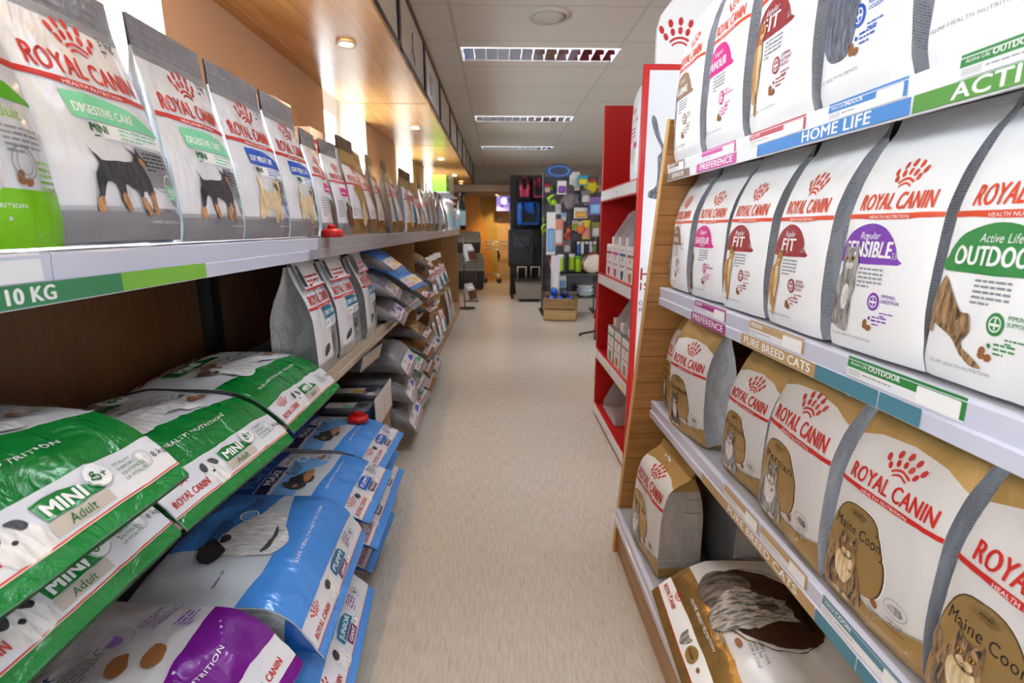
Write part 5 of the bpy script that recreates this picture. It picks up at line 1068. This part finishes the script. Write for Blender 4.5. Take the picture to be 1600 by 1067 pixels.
def bottle(x, y, z, h, r0, body, cap, label, group='bottles on the far end of the upper left shelf'):
    b = empty('spray_bottle', (x, y, z)); tag(b, label, 'bottle', group); mb = MB(); mb.lathe([(r0 * .9, 0), (r0, .01), (r0, h * .6), (r0 * .8, h * .72), (r0 * .32, h * .8), (r0 * .32, h * .84)], (0, 0, 0), body, 16); mb.build('body', b)
    mb = MB(); mb.lathe([(r0 * .4, h * .835), (r0 * .42, h * .92), (r0 * .2, h)], (0, 0, 0), cap, 12); mb.box(0, -.01, h * .92, r0 * 1.1, .01, h * .98, cap); mb.build('spray_head', b); A = Art(); A.rect(LBLUE, 0, 0, 1, .2, 1); A.rect(WINK, .1, .3, .8, .5, 2)
    mb = MB(); mb.lathe([(r0 * 1.01, h * .12), (r0 * 1.01, h * .5)], (0, 0, 0), mat('bottle_label', (176, 214, 232), .4), 16, cap=False); mb.build('label', b)
for k in range(7): bottle(-.72, YEND + .25 + k * .17, 1.366, .42, .06, mat('milky_bottle', (222, 232, 240), .3), [WINK, mat('pink_cap', (232, 170, 190), .4)][k % 2], '%s %s capped white spray bottle at the far end of the upper left shelf' % (ORD[k], ['white', 'pink'][k % 2]))
bottle(-.6, 8.72, 1.366, .62, .07, BLKM, BLKM, 'tall black bottle at the very end of the left shelving'); bottle(-.7, 8.6, 1.366, .34, .08, mat('patterned_jar', (206, 190, 184), .4), WINK, 'short pale jar beside the tall black bottle')
carton('brown_carton', -.99, 2.53, .151, -.655, 2.935, .361, mat('kraft_card', (150, 116, 78), .6), 'brown cardboard box under the two clear sachet trays', prints=[(BLACK, .1, .2, .4, .3)])
# treat pouches on a wire floor stand past the end of the shelving
st = empty('treat_stand', (-.55, 9.05, 0)); tag(st, 'slim wire stand holding treat pouches at the end of the left shelving', 'stand')
mb = MB(); mb.tube([(-.05, .05, .012), (-.05, .05, 1.25)], .01, BLK); mb.build('pole', st)
for z in (.14, .82): mb = MB(); mb.tube([(-.05, .05, z), (.2, .05, z), (.2, -.12, z), (-.05, -.12, z)], .006, BLK, 6, True); mb.tube([(-.05, -.03, z), (.2, -.03, z)], .005, BLK, 6); mb.build('basket', st)
mb = MB(); mb.lathe([(.16, 0), (.16, .012), (.02, .016)], (-.02, 0, 0), BLK, 24); mb.build('base', st)
for z, lb in ((.148, 'lower brown and white treat pouch poking into the aisle'), (.828, 'upper brown and white treat pouch on the wire stand')):
    p = Pouch(.24, .3, [(0, .05), (.08, .055), (.2, .04), (.28, .008), (.3, .003)], er=.2, wr=.003, seed=z * 10, pleat=.2); A = Art(); A.rect(mat('treat_brown', (96, 56, 36), .35), -.12, 0, .12, .16, 1); A.rect(WINK, -.06, .2, .06, .23, 2)
    o = p.make('treat_pouch', A, WHITE_G, WHITE_G, WHITE_G, .04, WHITE_G); place(o, (-.47, 9.02, z), 60, -14, label=lb, cat='treat pouch')

# ================================================================ goods in the red unit
def pouch_tray(y, z, label, m2, hb=.2, w=.17, dark=False):
    r = empty('pouch_carton', (.86, y, z)); tag(r, label, 'carton', 'cartons of cat food sachets with clear dividers'); mb = MB()
    mb.box(-.1, -w / 2, 0, .2, w / 2, hb, mat('grey_carton', (120, 112, 112), .5) if dark else PKW, .003); mb.build('box', r)
    A = Art(); A.rect(WINK, .003, .003, w - .003, hb - .003, 1); A.text(RED, 'ROYAL CANIN', w * .14, hb * .42, .014, 3, w * .7, bold=.03); A.crown(RED, w * .5, hb * .58, .035, 3)
    A.shape(m2, HEAD, w * .28, hb * .06, w * .45, hb * .3, 3); A.rect(m2, .01, hb * .72, w - .01, hb * .8, 2); A.text(RED, 'ROYAL CANIN', w * .14, hb * .86, .01, 3, w * .6)
    flat_art(A, 'print', lambda u, v, o: (-.1008 - o, w / 2 - u, v), 0, w, 0, hb, r)
    mb = MB(); pl = [(-.09, hb), (-.09, hb + .06), (.0, hb + .2), (.03, hb + .22), (.19, hb + .22), (.2, hb + .2), (.2, hb)]
    mb.prism(pl, 'Y', -w / 2 + .002, -w / 2 + .006, FROST); mb.build('divider', r)
    mb = MB(); mb.box(-.07, -w / 2 + .02, hb, .18, w / 2 - .02, hb + .05, PKW); mb.build('sachets', r)
for k, (y, m2) in enumerate(((2.95, F_TAN), (3.14, TEAL), (3.33, PINK), (3.52, RED))): pouch_tray(y, 1.071, ['carton nearest the aisle end on the upper red shelf', 'second carton on the upper red shelf, teal figure', 'third carton on the upper red shelf, magenta figure', 'farthest carton on the upper red shelf, red figure'][k], m2, .22)
for k, (y, m2) in enumerate(((2.97, F_GREY), (3.17, F_TAN), (3.37, MINT_D))): pouch_tray(y, .511, ['nearest dark sided carton on the lower red shelf', 'middle carton on the lower red shelf', 'farthest carton on the lower red shelf, mint figure'][k], m2, .24, .18, True)
carton('tall_carton', .8, 2.815, 1.0715, .95, 2.86, 1.5, PKW, 'narrow tall white pack beside the sachet cartons on the red unit', prints=[(RED, .2, .75, .8, .8), (F_BLACK, .2, .5, .8, .65), (RED, .2, .2, .8, .3)], face='-X')
r = empty('plastic_bin', (.985, 3.46, .082)); tag(r, 'milky plastic bin on the bottom shelf of the red unit', 'bin'); mb = MB(); pl = [(-.2, 0), (-.19, .06), (-.09, .25), (-.05, .28), (.16, .28), (.18, .26), (.18, 0)]
mb.prism(pl, 'Y', -.2, -.196, FROST_P); mb.prism(pl, 'Y', .196, .2, FROST_P); mb.box(-.2, -.196, 0, .18, .196, .004, FROST_P); mb.box(.176, -.196, 0, .18, .196, .27, FROST_P); mb.build('bin_body', r)
mb = MB(); mb.box(-.05, -.17, .02, .15, .1, .2, mat('pinkish_insert', (176, 150, 160), .5), .004); mb.build('insert', r)
for y, w, lb in ((2.9, .13, 'nearer tall white pack on top shelf of the red unit'), (3.06, .16, 'farther tall white pack on top shelf of the red unit')):
    p = Pouch(w, .56, [(0, .05), (.06, .06), (.45, .055), (.53, .03), (.56, .01)], er=.2, wr=.002, seed=y * 3, pleat=.1); A = Art(); A.text(RED, 'ROYAL CANIN', -w * .4, .34, .016, 2, w * .8); A.crown(RED, 0, .38, .045); A.lines(PINK, -w * .3, .3, w * .5, 4, .02, 2); A.rect(LGREY, -w * .3, .12, w * .2, .2, 2); A.rect(PINK, 0, .2, w * .35, .23, 2)
    o = p.make('tall_pack', A, WHITE, WHITE, WHITE, .02, WHITE); place(o, (.83, y, 1.641), -90, 0, label=lb, cat='pack', group='tall white packs on the red unit')

# ================================================================ far end of the shop
mb = MB(); mb.prism([(-1.15, 0), (-1.15, 2.2), (-.5, 2.2), (-.1, .0)], 'Y', 13.95, 14.05, ORANGE); struct(mb.build('wall_orange'))
mb = MB(); mb.box(-.6, 14.1, 0, -.03, 14.2, 2.199, OLIVE); mb.box(-.03, 14.1, 0, .0, 14.22, 2.199, mat('door_jamb', (206, 170, 110), .4)); struct(mb.build('wall_mustard'))
mb = MB(); mb.box(.0, 14.12, .01, .95, 14.18, 2.19, BIRCH); struct(mb.build('door_1')); mb = MB(); mb.box(.95, 14.1, 0, 5.6, 14.2, 2.199, mat('dark_far_wall', (70, 62, 58), .7)); struct(mb.build('wall_dark'))
mb = MB(); mb.box(.05, 14.1, .52, .8, 14.12, .62, OLIVE); mb.build('trim_2')['kind'] = 'structure'
tv = empty('television', (.17, 13.9, 2.06)); tag(tv, 'small wall television with violet picture above the pale door', 'television'); mb = MB(); mb.box(-.23, -.02, -.25, .23, .03, .25, BLKM, .01); mb.build('bezel', tv)
SCR = mat('screen_picture', (158, 142, 226), .4, emit=.45); A = Art(); A.ell(mat('screen_white', (226, 220, 250), .4, emit=.6), .2, .25, .09, .1, 2); A.ell(mat('screen_violet', (104, 84, 176), .4, emit=.3), .32, .28, .05, .07, 2); A.ell(mat('screen_violet', (104, 84, 176), .4, emit=.3), .15, .12, .06, .04, 3)
flat_art(A, 'screen', lambda u, v, o: (-.205 + u, -.0205 - o, -.225 + v), 0, .41, 0, .45, tv, SCR); mb = MB(); mb.box(-.04, .03, -.05, .04, .215, .05, BLKM); mb.build('bracket', tv)
pd = empty('wall_dial', (.05, 14.115, 1.62), label='small round pale dial on the far door below the television', cat='dial'); mb = MB(); mb.lathe([(.05, 0), (.05, -.02), (.03, -.024)], (0, 0, 0), mat('dial_pale', (206, 222, 206), .4), 20, 'Y'); mb.build('body', pd); mb = MB(); mb.lathe([(.02, -.024), (.018, -.034), (.002, -.034)], (0, 0, 0), WINK, 12, 'Y'); mb.build('knob', pd)
# pet carriers
def carrier(z, w, d, h, label):
    r = empty('pet_carrier', (-.72, 12.3, z)); tag(r, label, 'pet carrier', 'stacked pet carriers by the orange panel'); a, b = w / 2, d / 2; m = h * .55
    mb = MB(); mb.prism([(-a * .94, 0), (a * .94, 0), (a, m), (-a, m)], 'Y', -b, b, BLKM); mb.build('lower_shell', r)
    mb = MB(); mb.prism([(-a, m + .01), (a, m + .01), (a * .97, h * .85), (a * .85, h), (-a * .85, h), (-a * .97, h * .85)], 'Y', -b, b, GREYP); mb.build('upper_shell', r)
    mb = MB(); mb.box(-a * 1.03, -b - .01, m - .02, a * 1.03, b + .01, m + .025, mat('carrier_rim', (150, 152, 150), .5)); mb.build('rim', r)
    mb = MB(); mb.tube([(-.12, 0, h), (-.12, 0, h + .0), (0, 0, h + .0), (.12, 0, h)], .012, BLKM); mb.build('handle', r)
    mb = MB()
    for k in range(6): x = -a * .5 + a * k / 5; mb.tube([(x, -b - .014, m * .3), (x, -b - .014, h * .82)], .006, CHROME, 6)
    mb.build('door_grille', r)
carrier(0, .78, .7, .82, 'lower black and grey pet carrier of the stack'); carrier(.834, .62, .6, .48, 'upper black and grey pet carrier of the stack')
# flat trolley
tr = empty('shopping_trolley', (.02, 13.55, 0)); tag(tr, 'low wire shopping trolley parked before the far door', 'trolley'); WIRE = mat('wire_zinc', (190, 186, 182), .3, .8)
mb = MB(); mb.tube([(-.42, -.22, .2), (.42, -.22, .2), (.42, .22, .2), (-.42, .22, .2)], .014, WIRE, 8, True)
for k in range(9): x = -.4 + .1 * k; mb.tube([(x, -.22, .2), (x, .22, .2)], .006, WIRE, 6)
mb.build('base_frame', tr)
for sx in (-.36, .0, .36):
    mb = MB(); mb.lathe([(.02, -.02), (.07, -.016), (.07, .016), (.02, .02)], (sx, -.2, .07), BLKM, 16, 'Y'); mb.box(sx - .012, -.228, .06, sx + .012, -.222, .2, CHROME); mb.build('caster', tr)
mb = MB()
for z in (.85, .95, 1.05): mb.tube([(-.4, -.2, z), (.35, -.2, z), (.35, .2, z), (-.4, .2, z)], .007, WIRE, 6, True)
for k in range(13): x = -.4 + .0625 * k; mb.tube([(x, -.2, 1.05), (x, -.2, .85), (x, .2, .85), (x, .2, 1.05)], .004, WIRE, 6)
mb.build('basket', tr); mb = MB(); mb.tube([(.42, .2, .2), (.42, .2, .9), (.36, .2, 1.1)], .014, WIRE); mb.tube([(.42, -.2, .2), (.42, -.2, .9), (.36, -.2, 1.1)], .014, WIRE); mb.tube([(.36, -.2, 1.1), (.36, .2, 1.1)], .016, BLKM); mb.build('handle', tr)
mb = MB(); mb.tube([(-.02, -.23, .84), (.0, -.23, .7), (-.01, -.23, .55)], [.02, .035, .015], BLKM); tag(mb.build('strap'), 'short black strap hanging off the trolley basket', 'strap').location = (.02, 13.55, 0)

# ---------------------------------------------------------------- hanging rack with soft carriers
pn = empty('carrier_rack', (.58, 10.6, 0)); tag(pn, 'black display panel carrying the backpacks and folded dog bags', 'rack'); mb = MB(); mb.box(-.33, .0, .05, .33, .04, 2.42, BLK); mb.build('board', pn)
for sx in (-.3, .3): mb = MB(); mb.box(sx - .03, -.3, 0, sx + .03, .3, .05, BLK); mb.build('foot', pn)
mb = MB(); mb.tube([(-.33, -.02, .05), (-.33, -.02, 2.42)], .015, mat('rack_post', (120, 120, 124), .35, .6)); mb.build('post', pn)
for z, xs_ in ((2.335, (-.06,)), (2.364, (.21,)), (1.918, (.02,)), (1.4, (-.15, .045))):
    for x in xs_: mb = MB(); mb.tube([(x, 0, z), (x, -.3, z + .01)], .006, CHROME, 6); mb.build('hook', pn)
def backpack(x, y, z, w, h, d, m, m2, label):
    r = empty('pet_backpack', (x, y, z)); tag(r, label, 'backpack'); mb = MB(); mb.box(-w / 2, -d / 2, 0, w / 2, d / 2, h, m, min(w, d) * .3); mb.build('body', r)
    for sx in (-.25, .25): mb = MB(); mb.tube([(sx * w, -d / 2 + .01, h * .92), (sx * w * 1.1, -d / 2 - .05, h * .6), (sx * w, -d / 2 + .005, h * .12)], [.03, .036, .025], m2, 8); mb.build('shoulder_strap', r)
    mb = MB(); mb.box(-w * .3, -d / 2 - .03, h * .12, w * .3, -d / 2 + .02, h * .5, m2, .012); mb.build('front_pocket', r); mb = MB(); mb.tube([(-.05, 0, h - .01), (-.04, 0, h + .05), (.04, 0, h + .05), (.05, 0, h - .01)], .01, m2); mb.build('carry_loop', r)
BLUF = mat('blue_nylon', (14, 96, 200), .6); PKF = mat('pink_nylon', (196, 56, 92), .6); NYL = mat('black_nylon', (22, 22, 26), .7)
backpack(.6, 10.36, 1.45, .44, .44, .2, BLUF, NYL, 'bright blue pet backpack hanging above the folded black bags'); backpack(.52, 10.34, 1.95, .24, .36, .18, NYL, PKF, 'black pet backpack with pink pocket, topmost on the panel'); backpack(.79, 10.36, 1.97, .2, .37, .16, PKF, NYL, 'pink and black pet backpack at top right of the panel')
for k, (x, y, w, lb) in enumerate(((.45, 10.25, .5, 'nearer folded black dog bag hanging like a curtain on the panel'), (.62, 10.42, .48, 'farther folded black dog bag hanging behind the first'))):
    r = empty('folded_dog_bag', (x, y, .655)); tag(r, lb, 'dog bag', 'folded black dog bags'); mb = MB(); mb.box(-w / 2, -.06, 0, w / 2, .06, .72, NYL, .03); mb.build('panel', r)
    mb = MB(); mb.box(-w * .3, -.064, .38, w * .3, -.058, .6, mat('mesh_window', (52, 52, 56), .8), .002); mb.build('mesh_window', r); mb = MB(); mb.tube([(-.1, 0, .71), (-.08, 0, .78), (.08, 0, .78), (.1, 0, .71)], .014, NYL); mb.build('handle', r); mb = MB(); mb.tube([(-w * .35, -.066, .66), (.1, -.075, .42), (w * .3, -.066, .3)], .014, BLKM); mb.build('strap', r)
r = empty('storage_crate', (.6, 10.0, 0)); tag(r, 'grey plastic crate with two tall handles under the black bags', 'crate'); mb = MB(); GC = mat('warm_grey_plastic', (140, 130, 122), .5)
mb.prism([(-.24, .06), (.24, .06), (.27, .4), (-.27, .4)], 'Y', -.17, .17, GC); mb.build('box', r); mb = MB(); mb.box(-.285, -.19, .4, .285, .19, .43, BLKM); mb.build('lid', r); mb = MB(); mb.box(-.2, -.14, 0, .2, .14, .06, BLKM); mb.build('base', r)
for sx in (-.14, .12): mb = MB(); mb.tube([(sx - .08, 0, .43), (sx - .08, 0, .66), (sx + .08, 0, .66), (sx + .08, 0, .43)], .018, mat('handle_beige', (170, 158, 140), .5)); mb.build('handle', r)
# wire rack with toys
RK = mat('rack_post', (120, 120, 124), .35, .6); k0 = empty('wire_rack', (0, 8.6, 0)); tag(k0, 'wire display rack crowded with hanging toys and packets', 'rack')
for x in (.74, 1.17, 1.62):
    mb = MB(); mb.tube([(x, 0, .02), (x, 0, 2.26)], .016, RK); mb.build('post', k0); mb = MB(); mb.box(x - .03, -.35, 0, x + .03, .3, .03, BLK); mb.build('foot', k0)
mb = MB(); mb.box(.74, .02, .35, 1.62, .035, 2.2, mat('rack_backing', (92, 92, 100), .7)); mb.build('backing', k0)
mb = MB()
for z in [.4 + .2 * k for k in range(10)]: mb.tube([(.74, 0, z), (1.62, 0, z)], .005, RK, 6)
mb.build('grid', k0); mb = MB(); mb.box(.75, -.4, .66, 1.6, -.02, .68, BLK); mb.build('lower_shelf', k0); mb = MB(); mb.box(.75, -.36, .28, 1.6, -.02, .3, BLK); mb.build('bottom_shelf', k0)
def packet(x, z, w, h, m, label, cat='packet', kind=0, m2=None, y=-.18, d=.05):
    if abs(x - 1.17) < .035: x = 1.215 if x >= 1.17 else 1.125
    r = empty(['hanging_packet', 'rope_toy', 'plush_toy', 'toy_ball', 'tub'][kind], (x, 8.6 + y, z)); tag(r, label, cat, 'goods hanging on the wire rack'); m2 = m2 or WINK
    if kind == 0:
        mb = MB(); mb.box(-w / 2, -.004, 0, w / 2, .004, h, m, .002); mb.build('card', r); mb = MB(); mb.box(-w * .4, -d, h * .08, w * .4, -.004, h * .62, m2, min(.02, w * .18)); mb.build('blister', r)
    elif kind == 1:
        mb = MB(); mb.tube([(-.02, -.02, h * .05), (-w * .4, -.03, h * .35), (w * .3, -.03, h * .6), (-w * .2, -.02, h * .8), (0, -.01, h)], [.02, w * .16, w * .18, w * .16, .012], m, 8); mb.build('rope', r)
        for q in (.2, .62): mb = MB(); mb.ball((w * .1, -.03, h * q), w * .28, m2 if q > .5 else m); mb.build('knot', r)
    elif kind == 2:
        mb = MB(); mb.ball((0, -.02, h * .38), w * .42, m, 1, .7, 1.2); mb.build('body', r); mb = MB(); mb.ball((0, -.03, h * .8), w * .3, m2, 1, .8, .8); mb.build('head', r)
        for sx in (-1, 1): mb = MB(); mb.tube([(sx * w * .3, -.02, h * .5), (sx * w * .55, -.04, h * .25)], [w * .12, w * .08], m); mb.build('limb', r)
    elif kind == 4:
        mb = MB(); mb.lathe([(w * .42, 0), (w * .46, h * .1), (w * .46, h * .8), (w * .4, h * .84)], (0, -.03, 0), m, 14); mb.build('body', r); mb = MB(); mb.lathe([(w * .48, h * .83), (w * .48, h), (w * .3, h * 1.02)], (0, -.03, 0), m2, 14); mb.build('lid', r)
    mb = MB(); mb.tube([(0, .0, h * .96), (0, -y - .014, h * .98 + .02)], .004, CHROME, 6); mb.build('hook', r)
LG = mat('lime_toy', (170, 214, 30), .5); OR = mat('orange_toy', (230, 120, 70), .5); GW = mat('grey_toy', (132, 126, 132), .7); TW = mat('turquoise_toy', (40, 170, 200), .5)
PK = 0
for a in ((.86, 1.72, .17, .36, LG, 'lime and navy rope toy at upper left of the wire rack', 'toy', 1, NAVY, -.3), (.75, 1.3, .1, .3, LG, 'lime rope toy low on the left edge of the rack', 'toy', 1, BLK, -.12), (.98, 1.9, .14, .2, WINK, 'white packet with violet blister under the blue oval sign', 'packet', 0, VIOLET, -.48), (1.12, 1.66, .26, .42, GW, 'large grey plush toy in the middle of the rack', 'toy', 2, mat('grey_toy_dark', (98, 92, 98), .7), -.3), (1.2, 1.98, .16, .28, WINK, 'tall white packet at the top centre of the rack', 'packet', 0, LGREY),
          (1.33, 2.05, .16, .15, TW, 'turquoise and yellow toy pack on top row of the rack', 'packet', 0, mat('yellow_toy', (236, 220, 40), .5)), (1.5, 1.98, .22, .18, mat('yellow_toy', (236, 220, 40), .5), 'yellow plush toy with red face on the top row', 'toy', 2, mat('red_toy', (196, 60, 40), .5)), (1.27, 1.78, .1, .14, NAVY, 'small navy packet below the top row', 'packet', 0, NAVY), (1.38, 1.78, .14, .2, GW, 'grey packet beside the small navy one', 'packet', 0, LGREY), (1.34, 1.55, .22, .17, WINK, 'white card with orange header in the rack centre', 'packet', 0, mat('amber_card', (236, 180, 70), .5)), (1.55, 1.6, .2, .28, VIOLET, 'violet and blue packet at the right of the rack', 'packet', 0, LBLUE),
          (.84, .98, .14, .66, WINK, 'long white packet hanging down the left side of the rack', 'packet', 0, LBLUE, -.32), (1.0, 1.12, .13, .42, mat('salmon_card', (236, 150, 130), .5), 'salmon and white packet beside the long white one', 'packet', 0, WINK), (1.16, 1.2, .12, .25, mat('red_toy', (196, 60, 40), .5), 'red and orange toy hanging in the rack middle', 'toy', 1, OR), (1.32, 1.3, .16, .21, OR, 'orange plush toy on the second row of the rack', 'toy', 2, mat('cream_toy', (240, 214, 180), .5)), (1.44, 1.22, .13, .3, mat('yellow_toy', (236, 220, 40), .5), 'yellow card with pink blister on the second row', 'packet', 0, mat('pink_toy', (232, 140, 160), .5)), (1.57, 1.25, .14, .24, mat('olive_pack', (128, 124, 50), .5), 'olive packet at the right edge of the second row', 'packet', 0, LGREY),
          (1.0, .72, .11, .26, LG, 'left one of three lime tubs on the rack', 'tub', 4, WINK), (1.18, .72, .11, .26, LG, 'middle one of three lime tubs on the rack', 'tub', 4, WINK), (1.31, .7, .11, .25, LG, 'right one of three lime tubs on the rack, darker label', 'tub', 4, LIMES), (.9, .36, .14, .62, mat('pale_lilac_pack', (206, 200, 214), .4), 'long pale packet drooping at the lower left of the rack', 'packet', 0, LGREY, -.52), (1.13, 1.0, .12, .2, GW, 'round grey bowl toy packet in the rack', 'packet', 0, LGREY)):
    packet(*(a if len(a) > 9 else a + (-.09 - .1 * (PK % 3),))); PK += 1
NEWP = ((.8, 1.95, .1, .14, PKF, 'small pink packet at the top left corner of the rack', 0, WINK), (1.26, 1.36, .1, .16, WINK, 'small white packet between the red toy and the orange plush', 0, LG), (1.07, 1.5, .09, .14, LBLUE, 'little light blue packet left of the rack centre', 0, WINK), (.98, 1.62, .1, .16, WINK, 'little white packet with silver blister left of the grey plush', 0, LGREY),
        (1.45, 1.76, .09, .16, WINK, 'white packet with turquoise blister above the orange headed card', 0, TW), (1.56, .98, .09, .18, PKF, 'pink packet at the right end of the row of cans', 0, WINK), (.9, .74, .1, .16, OR, 'orange packet low at the left of the lime tubs', 0, WINK), (1.08, .42, .12, .2, WINK, 'white packet hanging beneath the lime tubs', 0, LBLUE))
for a in NEWP: packet(*a[:6], 'packet', a[6], a[7], -.045, .03)
for k in range(5): packet(1.3 + k * .065, .98, .055, .2, [BLUEP, WINK, NAVY, LGREY, GREEN2][k], '%s can in the row of small cans on the rack' % ORD[k], 'can', 4, WINK)
sg = empty('oval_sign', (.95, 8.3, 2.26)); tag(sg, 'dark blue oval sign on top of the wire rack', 'sign'); mb = MB(); mb.lathe([(.2, -.012), (.21, 0), (.2, .012)], (0, 0, 0), mat('sign_blue', (20, 70, 150), .35), 32, 'Y', 1, 1); o = mb.build('plate', sg); o.scale.z = .5
mb = MB(); mb.lathe([(.12, -.018), (.125, -.012)], (0, 0, 0), mat('sign_navy', (30, 44, 90), .4), 28, 'Y'); o = mb.build('centre', sg); o.scale.z = .4; mb = MB(); mb.lathe([(.15, -.015), (.165, -.0155)], (0, 0, 0), LBLUE, 28, 'Y', cap=False); o = mb.build('ring', sg); o.scale.z = .45
mb = MB(); mb.tube([(0, .02, -.12), (0, .02, .02)], .01, RK); mb.build('stem', sg)
r = empty('cushion', (1.5, 8.2, .69)); tag(r, 'cream patterned pet cushion leaning on the rack shelf', 'cushion'); mb = MB(); mb.ball((0, 0, .16), .17, mat('cream_fabric', (222, 210, 196), .8), 1, .55, .9, 20); mb.build('pad', r); mb = MB(); mb.tube([(-.16, -.02, .1), (-.1, -.05, .3), (.05, -.04, .33)], .02, mat('piping_red', (120, 40, 40), .7)); mb.build('piping', r)
for i in range(3): mb = MB(); mb.lathe([(.1, 0), (.14, .05), (.145, .06), (.13, .055), (.09, .012)], (0, 0, 0), mat('white_bowl', (210, 220, 228), .3), 20); tag(mb.build('food_bowl'), '%s of three pale bowls stacked on the rack bottom shelf' % ['lowest', 'middle', 'topmost'][i], 'bowl', 'stacked pale bowls').location = (1.42, 8.38, .301 + .062 * i)
# wooden crate of blue balls
r = empty('wooden_crate', (.98, 7.93, 0), (0, 0, R(-12))); tag(r, 'low wooden crate of blue toys on the floor before the rack', 'crate'); CW = wood('crate_wood', (120, 92, 58), (160, 128, 84), 'X', 5, .6); CW2 = wood('crate_wood_pale', (160, 132, 86), (184, 154, 106), 'X', 5, .6)
for z, m in ((.02, CW2), (.19, CW)):
    for sy in (-.2, .2): mb = MB(); mb.box(-.24, sy - .01, z, .24, sy + .01, z + .155, m, .002); mb.build('slat', r)
    for sx in (-.24, .24): mb = MB(); mb.box(sx - .01, -.19, z, sx + .01, .19, z + .155, m, .002); mb.build('slat', r)
mb = MB(); mb.box(-.23, -.19, .0, .23, .19, .02, CW); mb.build('bottom', r)
BT = mat('blue_rubber', (24, 80, 190), .35); rb = random.Random(5)
for i, (x, y, z) in enumerate(((.83, 7.9, .31), (.95, 7.85, .31), (1.075, 7.83, .31), (1.12, 7.945, .31), (.99, 7.97, .31), (1.03, 7.9, .405), (.87, 7.955, .425))):
    r = empty('toy_ball', (x, y, z)); tag(r, ['blue', 'bright blue', 'glossy blue', 'dark blue'][i % 4] + ' toy ball in the wooden crate, ' + ['left corner', 'front middle', 'right of middle', 'right corner', 'rear centre on top', 'front right on top', 'rear left on top', 'over the right edge'][i], 'ball', 'blue toys in the wooden crate'); mb = MB(); mb.ball((0, 0, 0), .06, [BT, mat('dark_blue_rubber', (22, 40, 90), .4)][i % 3 == 2], seg=16); mb.build('ball', r); mb = MB(); mb.tube([(.061 * math.cos(a), .02, .061 * math.sin(a)) for a in [2 * math.pi * k / 12 for k in range(12)]], .005, BLK, 6, True); mb.build('band', r)
mb = MB(); mb.box(-.2, -.18, .02, .2, .18, .24, mat('dark_filling', (30, 34, 50), .8)); o = tag(mb.build('toy_pile'), 'dark mass of toys filling the wooden crate below the balls', 'toys', kind='stuff'); o.location = (.98, 7.93, .001); o.rotation_euler = (0, 0, R(-12))
# red stand with black feet
r = empty('red_stand', (1.27, 6.55, 0)); tag(r, 'red metal stand on black feet partly hidden by the red unit', 'stand'); mb = MB(); mb.tube([(0, 0, .06), (.03, 0, 1.0)], .02, REDM); mb.tube([(-.02, 0, .25), (.12, 0, .9)], .016, REDM); mb.build('pole', r)
for a in (160, 260, 20): mb = MB(); mb.tube([(0, 0, .08), (.2 * math.cos(R(a)), .2 * math.sin(R(a)), .03)], .014, BLKM); mb.ball((.2 * math.cos(R(a)), .2 * math.sin(R(a)), .02), .02, BLKM); mb.build('foot', r)
A = Art(); A.ring(mat('sticker_green', (60, 160, 140), .4), .12, .12, .09, .09, .03, 1, 30, 300); A.rect(mat('sticker_red', (206, 120, 100), .4), -.02, .1, .05, .14, 1)
fsr = bpy.data.objects.new('floor_sticker', None); link(fsr); fsr.location = (.1, 9.25, .001); tag(fsr, 'worn round green and red sticker on the aisle floor', 'sticker'); flat_art(A, 'print', lambda u, v, o: (u, v, o), -.05, .25, 0, .25, fsr)
